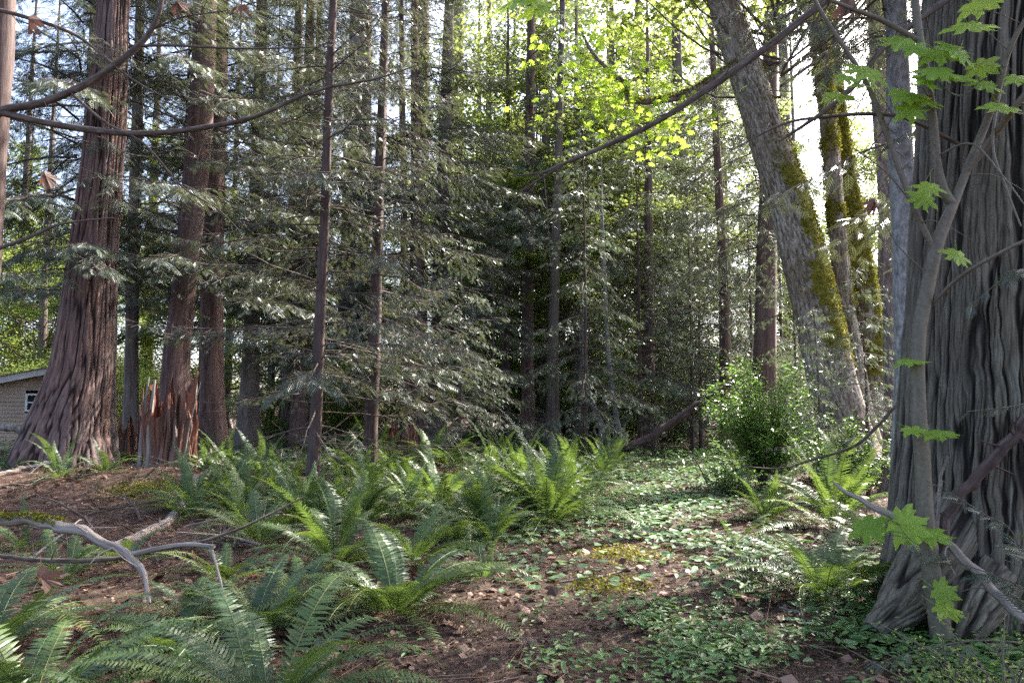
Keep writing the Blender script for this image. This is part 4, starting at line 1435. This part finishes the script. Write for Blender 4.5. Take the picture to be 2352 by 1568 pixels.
brush = np.random.default_rng(31)
for k in range(34):
    px, py = brush.uniform(20, 560), brush.uniform(1085, 1290)
    p = G(px, py)
    ll = brush.uniform(.4, 1.5)
    a = brush.uniform(0, 6.28)
    dv = np.array([math.cos(a), math.sin(a), 0])
    q0 = p - dv * ll / 2
    q1 = p + dv * ll / 2
    q0[2] = h1(q0[0], q0[1]) + .02
    q1[2] = h1(q1[0], q1[1]) + brush.uniform(.02, .35)
    mid = (q0 + q1) / 2 + np.array([brush.normal(0, .06), brush.normal(0, .06), brush.uniform(.0, .12)])
    t = thing('dead_stick', 'dead stick in the jumble of twigs on the brown mound below the snag', 'stick', q0, 'dead sticks strewn on the mound')
    S = smooth_path(np.array([q0, mid, q1]), 16) - q0
    mb = MB()
    r0 = brush.uniform(.006, .022)
    sweep(mb, S, np.linspace(r0, r0 * .3, 16), 6, lambda A, Sx, RR: RR * .3 * noise3(np.stack([np.cos(A), np.sin(A), Sx * 9 + px], -1)))
    for j in brush.integers(3, 14, 5):
        dq = nrm(brush.normal(size=3) + np.array([0, 0, .5])) * brush.uniform(.08, .35)
        sweep(mb, smooth_path(np.array([S[j], S[j] + dq * .5 + brush.normal(0, .015, 3), S[j] + dq]), 5), np.linspace(r0 * .35, .0015, 5), 4, cap=False)
    mb.build('main_stem', M['dead_wood' if k % 3 == 0 else 'twig'], t, smooth=True)

# ------------------------------------------------------------------ sapling maple with broad leaves in front of the huge cedar
t = thing('maple_sapling', 'smooth barked forked maple sapling with bright green leaves before the huge cedar', 'sapling')
d = 4.9


def limb(t, o, pts, nm, mat='smooth_bark', segs=10, rows=40, rough=.06):
    P = np.array([[*W(x, y, dd), r_] for (x, y, dd, r_) in pts])
    S = smooth_path(P, rows)
    mb = MB()
    sweep(mb, S[:, :3] - o, S[:, 3], segs, lambda A, Sx, RR: RR * rough * noise3(np.stack([np.cos(A), np.sin(A), Sx * 6 + pts[0][0]], -1)))
    if nm == 'limb':
        tr = np.random.default_rng(int(abs(pts[0][0] * 7 + pts[-1][1])) + 1)
        Ls = np.linalg.norm(np.diff(S[:, :3], axis=0), axis=1).sum()
        for k in tr.integers(3, rows - 2, int(Ls * 7)):
            tg = nrm(S[k + 1, :3] - S[k - 1, :3])
            dv = nrm(tg * tr.uniform(.2, 1) + tr.normal(0, .55, 3) + np.array([0, 0, -.25]))
            ll = tr.uniform(.08, .6)
            q = np.array([S[k, :3], S[k, :3] + dv * ll * .5 + tr.normal(0, .03, 3) * ll, S[k, :3] + dv * ll + np.array([0, 0, -.25 * ll]) + tr.normal(0, .08, 3) * ll])
            sweep(mb, smooth_path(q, 7) - o, np.linspace(min(.005, S[k, 3] * .3), .0012, 7), 4, cap=False)
    mb.build(nm, M[mat], t, smooth=True)
    return S


p0 = W(2165, 1480, d)
p0[2] = h1(p0[0], p0[1]) - .05
t.location = p0
SAP = t
limb(t, p0, [(2166, 1500, d, .075), (2160, 1440, d, .066), (2142, 1330, d, .058), (2126, 1200, d, .054), (2118, 1050, d, .050), (2108, 900, d, .047), (2112, 760, d, .045), (2135, 640, d, .043), (2150, 570, d, .042), (2172, 510, d, .038), (2196, 455, d, .030)], 'trunk', segs=18, rows=80)
limb(t, p0, [(2190, 470, d, .033), (2168, 440, d, .032), (2152, 380, d, .032), (2146, 320, d, .031), (2138, 240, d, .030), (2120, 130, d, .028), (2108, 60, d, .027), (2098, -60, d, .024), (2085, -260, d, .018)], 'limb')
limb(t, p0, [(2192, 465, d, .030), (2225, 380, d, .028), (2262, 290, d, .026), (2290, 210, d - .1, .022), (2320, 110, d - .2, .018), (2370, 20, d - .3, .012)], 'limb')
limb(t, p0, [(2215, 400, d, .022), (2270, 330, d - .1, .022), (2340, 235, d - .3, .020), (2440, 120, d - .5, .014)], 'limb')
limb(t, p0, [(2146, 575, d, .022), (2110, 500, d, .020), (2070, 400, d, .019), (2030, 290, d, .018), (1990, 190, d, .016), (1940, 110, d, .014), (1888, 30, d, .012), (1850, -40, d, .009)], 'limb')
limb(t, p0, [(2112, 95, d, .020), (2060, 65, d, .018), (2010, 40, d, .016), (1950, 18, d, .014), (1880, -10, d, .011)], 'limb')
for pts in ([(2140, 700, d, .012), (2200, 640, d - .2, .013), (2280, 590, d - .4, .012), (2420, 520, d - .6, .009)], [(2150, 360, d, .008), (2230, 330, d - .2, .007), (2300, 400, d - .3, .006), (2360, 480, d - .4, .004)],
            [(2104, 480, d, .006), (2040, 400, d - .1, .005), (1960, 340, d - .2, .003)], [(2120, 160, d, .007), (2200, 220, d - .3, .005), (2260, 180, d - .5, .003)], [(2300, 190, d, .012), (2280, 330, d - .2, .010), (2310, 430, d - .3, .008), (2345, 520, d - .4, .005)],
            [(2120, 620, d, .006), (2060, 560, d, .005), (2010, 470, d + .1, .003)]):
    limb(t, p0, pts, 'twig', rows=20, segs=6)
lrng = np.random.default_rng(21)


def near_leaf(t, o, x, y, dd, size_px, tilt=.5, az=None, mat='near_maple', name='leaf'):
    mb = MB()
    s = size_px / F * dd
    v = MAPLE[0].copy()
    v[:, 2] += .05 * noise3(np.column_stack([v[:, :2] * 3, np.full(len(v), x)]))
    if mat == 'dead_leaf':
        v[:, 2] -= .75 * np.abs(v[:, 0]) ** 1.3 - .25 * np.sin(v[:, 1] * 4 + x)
        v[:, 0] *= .75
    a = lrng.uniform(-1.2, 1.2) + math.pi * 1.5 if az is None else az
    fw = np.array([[math.cos(a), math.sin(a) * .8, -tilt]])
    up = np.array([[lrng.normal(0, .2), -.12, 1.0]]) if tilt < .2 else np.array([[lrng.normal(0, .3), -lrng.uniform(.7, 1.5), .7]])
    pos = (W(x, y, dd) - o)[None]
    inst(mb, v, MAPLE[1], pos - nrm(fw) * s * .4, fw, up, s, lrng.uniform(.3, .9))
    q = np.vstack([pos[0] - nrm(fw)[0] * s * .4, pos[0] - nrm(fw)[0] * s * 1.0 + [0, 0, s * .25]])
    sweep(mb, smooth_path(q, 4), .0018, 4)
    mb.build(name, M[mat], t)


for (x, y, sz, tl) in ((2255, 8, 75, .5), (2232, 58, 78, .6), (2262, 152, 60, .7), (2200, 118, 66, .5), (2170, 120, 78, .6), (2185, 170, 90, .4), (2150, 165, 70, .6), (2258, 192, 62, .5), (2068, 97, 66, .7), (2110, 110, 50, .6), (2130, 185, 60, .7), (2080, 215, 62, .5),
                       (2095, 252, 60, .8), (2115, 225, 70, .6), (1990, 165, 72, .5), (1950, 178, 46, .6), (1935, 218, 66, .5), (1985, 195, 48, .4), (2300, 245, 60, .6), (2340, 180, 46, .6), (2135, 432, 48, .8), (2118, 458, 48, .8), (2200, 588, 48, .8), (2095, 827, 54, .15), (2165, 993, 58, .12), (2140, 1002, 40, .15),
                       (2100, 985, 44, .15), (2090, 1205, 74, .4), (2080, 1228, 50, .3), (2140, 1225, 70, .2), (2000, 1212, 62, .5), (2172, 1360, 50, .3), (2180, 1400, 56, .15)):
    near_leaf(t, p0, x, y, d - lrng.uniform(.05, .35), sz, tl)

# ------------------------------------------------------------------ long bare boughs from maples just outside the picture
t = thing('vine_maple', 'vine maple reaching in from the left edge with two long bare arching limbs', 'tree')
d = 6.5
p0 = W(-160, 1100, d)
p0[2] = h1(p0[0], p0[1]) - .05
t.location = p0
limb(t, p0, [(-160, 1400, d, .06), (-150, 900, d, .055), (-120, 500, d, .05), (-60, 310, d, .045), (0, 258, d, .036)], 'trunk', 'twig', 12)
limb(t, p0, [(-20, 268, d, .034), (10, 252, d, .036), (100, 235, d, .034), (200, 192, d, .032), (290, 130, d, .029), (340, 80, d, .025), (368, 20, d, .021), (380, -80, d, .016)], 'limb', 'twig')
limb(t, p0, [(-10, 256, d, .030), (40, 268, d, .030), (120, 285, d, .029), (220, 300, d, .029), (330, 307, d, .027), (450, 296, d, .024), (580, 270, d, .020), (690, 222, d, .015), (760, 200, d, .012), (860, 182, d, .008), (960, 150, d, .004)], 'limb', 'twig')
limb(t, p0, [(300, 106, d, .014), (400, 105, d, .012), (560, 112, d, .009), (760, 108, d, .004)], 'twig', 'twig')
limb(t, p0, [(160, 212, d, .014), (240, 280, d, .012), (330, 330, d, .011), (420, 430, d + .1, .009), (500, 480, d + .2, .006), (560, 540, d + .3, .003)], 'twig', 'twig')
limb(t, p0, [(345, 70, d, .010), (420, 40, d, .008), (520, 25, d, .005)], 'twig', 'twig')
limb(t, p0, [(-60, 10, d, .020), (60, 40, d, .018), (180, 85, d, .014), (300, 180, d, .010), (430, 250, d, .005)], 'limb', 'twig')
limb(t, p0, [(-60, 590, d, .020), (60, 548, d, .016), (140, 515, d, .012), (260, 500, d, .006)], 'limb', 'twig')

# the giant's own long bare limb drooping across to the centre
lb = BIGR
limb(lb, BIGR_L, [(2310, -330, 5.7, .05), (2150, -170, 5.7, .042), (2020, -75, 5.7, .036), (1900, 0, 5.7, .031), (1780, 95, 5.7, .029), (1640, 195, 5.7, .026), (1500, 285, 5.7, .022), (1380, 340, 5.7, .018), (1290, 378, 5.7, .014), (1240, 398, 5.7, .010), (1175, 404, 5.7, .006)], 'limb', 'twig')
limb(lb, BIGR_L, [(1300, 375, 5.7, .010), (1250, 405, 5.7, .008), (1180, 450, 5.7, .004)], 'twig', 'twig')
limb(lb, BIGR_L, [(2240, -40, 5.5, .030), (2160, 10, 5.4, .026), (2030, 110, 5.3, .022), (1960, 200, 5.3, .019), (1880, 265, 5.3, .015), (1790, 325, 5.3, .008)], 'limb', 'twig')
limb(lb, BIGR_L, [(2200, 330, 5.4, .016), (2090, 275, 5.3, .014), (2010, 262, 5.3, .015), (1900, 268, 5.3, .012), (1800, 285, 5.3, .009), (1680, 345, 5.3, .003)], 'limb', 'twig')

# ------------------------------------------------------------------ loose sprays: cedar boughs near the camera


def bough(t, o, pts, dens, size, tmpl=SPR_HI, mat='cedar_leaf', drop=.35, nm='bough', seed=1, lr=.006):
    r = np.random.default_rng(seed)
    P = np.array([[*W(x, y, dd)] for (x, y, dd) in pts])
    S = smooth_path(P, 40)
    mb = MB()
    sweep(mb, S - o, np.linspace(lr, .002, 40), 5, mat=1, cap=False)
    L = np.linalg.norm(np.diff(S, axis=0), axis=1).sum()
    n = int(L * dens)
    tt = np.sort(r.uniform(.15, 1, n))
    base = np.array([np.interp(tt, np.linspace(0, 1, 40), S[:, c]) for c in range(3)]).T
    T = nrm(np.array([np.interp(tt, np.linspace(0, 1, 40), np.gradient(S[:, c])) for c in range(3)]).T)
    sd = nrm(np.cross(T, [0, 0, 1.0])) * np.where(np.arange(n) % 2, 1, -1)[:, None]
    fw = nrm(T * r.uniform(.6, 1.1, (n, 1)) + sd * r.uniform(.3, .9, (n, 1)) + np.array([0, 0, -drop]) * r.uniform(.2, 1.2, (n, 1)))
    inst(mb, *tmpl, base - o, fw, np.column_stack([r.normal(0, .3, n), r.normal(0, .3, n), np.ones(n)]), r.uniform(size * .6, size * 1.2, n) * (1.15 - .5 * tt), np.clip(r.normal(.5, .15, n), 0, 1))
    return mb.build(nm, [M[mat], M['twig']], t)


t = thing('cedar_seedling', 'sunlit cedar seedling bough crossing the roots of the huge cedar', 'sapling')
p0 = W(2400, 1560, 4.2)
p0[2] = h1(p0[0], p0[1])
t.location = p0
bough(t, p0, [(2400, 1560, 4.2), (2380, 1400, 4.3), (2330, 1340, 4.35), (2200, 1290, 4.4), (2100, 1245, 4.4), (2060, 1200, 4.4)], 26, .22, drop=.3, seed=2)
bough(t, p0, [(2380, 1400, 4.3), (2330, 1230, 4.3), (2260, 1180, 4.35), (2180, 1130, 4.4), (2130, 1105, 4.4)], 22, .17, seed=3)
bough(t, p0, [(2390, 1480, 4.2), (2250, 1470, 4.1), (2120, 1490, 4.1), (2020, 1520, 4.1)], 20, .16, seed=4)
bough(t, p0, [(2390, 1300, 4.2), (2340, 1250, 4.1), (2300, 1255, 4.1)], 30, .18, seed=5)
bough(t, p0, [(2420, 900, 4.4), (2340, 930, 4.3), (2220, 945, 4.3)], 16, .14, seed=6)
bough(t, p0, [(2430, 640, 4.4), (2340, 620, 4.3), (2230, 700, 4.3)], 20, .2, seed=8)

# ------------------------------------------------------------------ shrubs
def shrub(label, px, py, d, hgt, rad, n, leaf, seed, mat='shrub', tmpl=OVAL, name='shrub', dense=1.0):
    r = np.random.default_rng(seed)
    p = W(px, py, d)
    p[2] = h1(p[0], p[1]) - .04
    t = thing(name, label, 'shrub', p)
    wd, fo = MB(), MB()
    for k in range(n):
        a = r.uniform(0, 6.28)
        ro = rad * r.uniform(.15, 1) ** .6
        hh = hgt * r.uniform(.45, 1.05) * (1 - .35 * (ro / rad) ** 2)
        tip = np.array([math.cos(a) * ro, math.sin(a) * ro, hh])
        mid = tip * np.array([.45, .45, .6]) + r.normal(0, .05, 3)
        S = smooth_path([np.array([r.normal(0, .06), r.normal(0, .06), 0]), mid, tip], 14)
        sweep(wd, S, np.linspace(.010, .002, 14), 4, cap=False)
        m = int(hgt / .028 * dense)
        tt = r.uniform(.25, 1, m)
        base = np.array([np.interp(tt, np.linspace(0, 1, 14), S[:, c]) for c in range(3)]).T + r.normal(0, .05 * rad, (m, 3))
        b2 = r.uniform(0, 6.28, m)
        fw = np.column_stack([np.cos(b2), np.sin(b2), r.normal(.25, .35, m)])
        inst(fo, *tmpl, base, fw, np.column_stack([r.normal(0, .3, m), r.normal(0, .3, m), np.ones(m)]), r.uniform(*leaf, m), np.clip(r.normal(r.uniform(.3, .7), .15, m), 0, 1))
    wd.build('stems', M['twig'], t)
    fo.build('foliage', M[mat], t)
    return t


shrub('tall glossy evergreen shrub at the right side of the path', 1760, 1110, 14.4, 2.75, 1.25, 120, (.06, .11), 3)
shrub('bright leaved shrub at the foot of the leaning mossy maple', 1935, 1090, 12.5, 1.6, .85, 60, (.06, .10), 4)
shrub('low dark shrub under the tall glossy one by the path', 1690, 1140, 13.2, .9, .7, 30, (.05, .09), 5)
shrub('fine leaved yellow green huckleberry bush in the bottom right corner', 2300, 1600, 3.7, .62, .75, 46, (.018, .034), 6, 'huckle', dense=1.6, name='huckleberry_bush')

# ------------------------------------------------------------------ hanging dead leaves, and the green spray at the top edge
for (x, y, dd, sz, lab) in ((70, 52, 6.4, 40, 'curled dead brown leaf hanging in the top left corner sky gap'), (408, 12, 6.4, 36, 'withered leaf at the top edge right of the massive cedar'), (545, 15, 6.4, 34, 'small withered leaf at the top edge, second from the left corner'),
                            (108, 410, 6.6, 34, 'dead leaf caught in front of the left sky gap beside the massive cedar'), (96, 1330, 4.6, 46, 'rust coloured dead leaf hooked on the thin dark bough'), (2005, 470, 6.5, 34, 'dangling brown leaf in front of the dark ridged trunk'), (1950, 10, 4.9, 50, 'rusty dead leaf at the top edge above the mossy maple')):
    o = W(x, y, dd)
    t = thing('dead_leaf', lab, 'leaf', o)
    near_leaf(t, o, x, y, dd, sz, 1.6, mat='dead_leaf', name='blade')
t = thing('maple_spray', 'green maple leaves dangling at the top edge right of the centre', 'leaves')
o = W(1230, -120, 2.9)
t.location = o
limb(t, o, [(1330, -400, 2.9, .008), (1260, -150, 2.9, .005), (1215, -20, 2.9, .003), (1205, 12, 2.9, .002)], 'twig', 'twig', 6, 20)
for (x, y, sz) in ((1232, 22, 60), (1180, 5, 64), (1215, -4, 56)):
    near_leaf(t, o, x, y, 2.9, sz, .8)

# ------------------------------------------------------------------ stuff: cover, herbs, litter, moss
def field(n, xr, yr, seed):
    r = np.random.default_rng(seed)
    return r, r.uniform(*xr, n), r.uniform(*yr, n) if yr[1] < 14 else yr[0] + (yr[1] - yr[0]) * r.random(n) ** 1.5


def scatter(name, tmpl, mat, x, y, size, r, lift=(.0, .03), tilt=.3, rn=None, fz=0.0):
    z = H(x, y) + r.uniform(*lift, len(x))
    a = r.uniform(0, 6.28, len(x))
    fw = np.column_stack([np.cos(a), np.sin(a), r.normal(fz, tilt * .7, len(x))])
    up = np.column_stack([r.normal(0, tilt, len(x)), r.normal(0, tilt, len(x)), np.ones(len(x))])
    mb = MB()
    inst(mb, *tmpl, np.column_stack([x, y, z]), fw, up, size, rn if rn is not None else r.random(len(x)))
    o = mb.build(name, M[mat])
    o['kind'] = 'stuff'
    return o


# heart leaved carpet along the path
r, x, y = field(90000, (-2.5, 12), (4.5, 27), 1)
dp = x - path_x(y)
dens = np.exp(-(dp / 1.55) ** 2) * np.clip((y - 5.5) / 3.0, .06, 1)
dens *= np.clip(.55 + 1.1 * noise3(np.column_stack([x * .9, y * .7, x * 0 + 2])), .04, 1)
bare = np.exp(-((dp + .1) / .8) ** 2) * np.clip((12 - y) / 4, 0, 1)
dens *= 1 - .85 * bare
dens *= np.clip((x + .9 + (y - 5) * .35) / .8, .15, 1) * np.clip((y - 5.2) / 2.2, .12, 1)
dens = np.maximum(dens, .35 * np.exp(-(((x - 2.6) / .9) ** 2 + ((y - 7.2) / 1.5) ** 2)))
ok = r.random(len(x)) < dens
x, y = x[ok], y[ok]
scatter('ground_cover', HEART, 'cover', x, y, r.uniform(.05, .115, len(x)), r, (.03, .12), .22)
# herbs in the near right corner
r, x, y = field(9000, (-1.0, 3.6), (3.3, 6.5), 2)
dens = np.clip(.5 + 1.4 * noise3(np.column_stack([x * 1.3, y * 1.3, x * 0 + 9])), 0, 1) * np.clip((x + .2) / 1.6, .03, 1) * np.clip((6.2 - y) / 1.2, 0, 1)
ok = r.random(len(x)) < dens
x, y = x[ok], y[ok]
X = np.concatenate([x + dx for dx in (0, .035, -.03)])
Y = np.concatenate([y + dy for dy in (0, .03, .035)])
scatter('low_herbs', OVAL, 'herb', X, Y, r.uniform(.04, .085, len(X)), r, (.04, .13), .25)
# brown leaves, needles, twigs
r, x, y = field(60000, (-9, 8), (3.0, 18), 3)
sz = np.where(r.random(len(x)) < .06, r.uniform(.05, .11, len(x)), r.uniform(.012, .04, len(x)))
scatter('leaf_litter', CHIP, 'litter', x, y, sz, r, (.0, .025), .45)
r, x, y = field(26000, (-10, 7), (3.0, 18), 4)
n = len(x)
z = H(x, y) + r.uniform(.004, .03, n)
a = r.uniform(0, 6.28, n)
mb = MB()
ln = r.uniform(.05, .22, n) * np.where(r.random(n) < .12, 3.2, 1)
th = r.uniform(.0015, .0035, n) * np.where(ln > .3, 1.7, 1)
inst(mb, *STICK, np.column_stack([x, y, z]), np.column_stack([np.cos(a), np.sin(a), r.normal(.03, .12, n)]), (0.01, 0.02, 1), np.column_stack([th, ln, th]), r.random(n))
o = mb.build('twig_litter', M['litter'])
o['kind'] = 'stuff'
r, x, y = field(9000, (-9.5, -1.0), (3.2, 17), 6)
ok = r.random(len(x)) < np.clip(.5 + 1.3 * noise3(np.column_stack([x * .5, y * .5, x * 0 + 4])), .1, 1)
x, y = x[ok], y[ok]
scatter('cedar_litter', SPR_HI, 'dead_leaf', x, y, r.uniform(.1, .24, len(x)), r, (.01, .05), .25, fz=-.05)
# moss cushion patches
r = np.random.default_rng(9)
xs, ys = [], []
for (px, py, rx, ry, n) in ((1430, 1275, .45, .26, 1000), (1400, 1345, .36, .18, 550), (330, 1105, .5, .25, 1500), (500, 1140, .3, .3, 800)):
    p = G(px, py)
    xs.append(p[0] + r.normal(0, rx * .6, n))
    ys.append(p[1] + r.normal(0, ry * 1.0, n))
x, y = np.concatenate(xs), np.concatenate(ys)
scatter('moss_patches', CHIP, 'moss', x, y, r.uniform(.012, .03, len(x)), r, (.0, .035), .7, fz=.5)
# small greenery of the far floor
r, x, y = field(30000, (-16, 16), (16, 40), 12)
ok = r.random(len(x)) < np.clip(.4 + 1.2 * noise3(np.column_stack([x * .4, y * .4, x * 0 + 1])), .05, 1)
x, y = x[ok], y[ok]
scatter('far_undergrowth', OVAL, 'herb', x, y, r.uniform(.08, .18, len(x)), r, (.03, .35), .5)
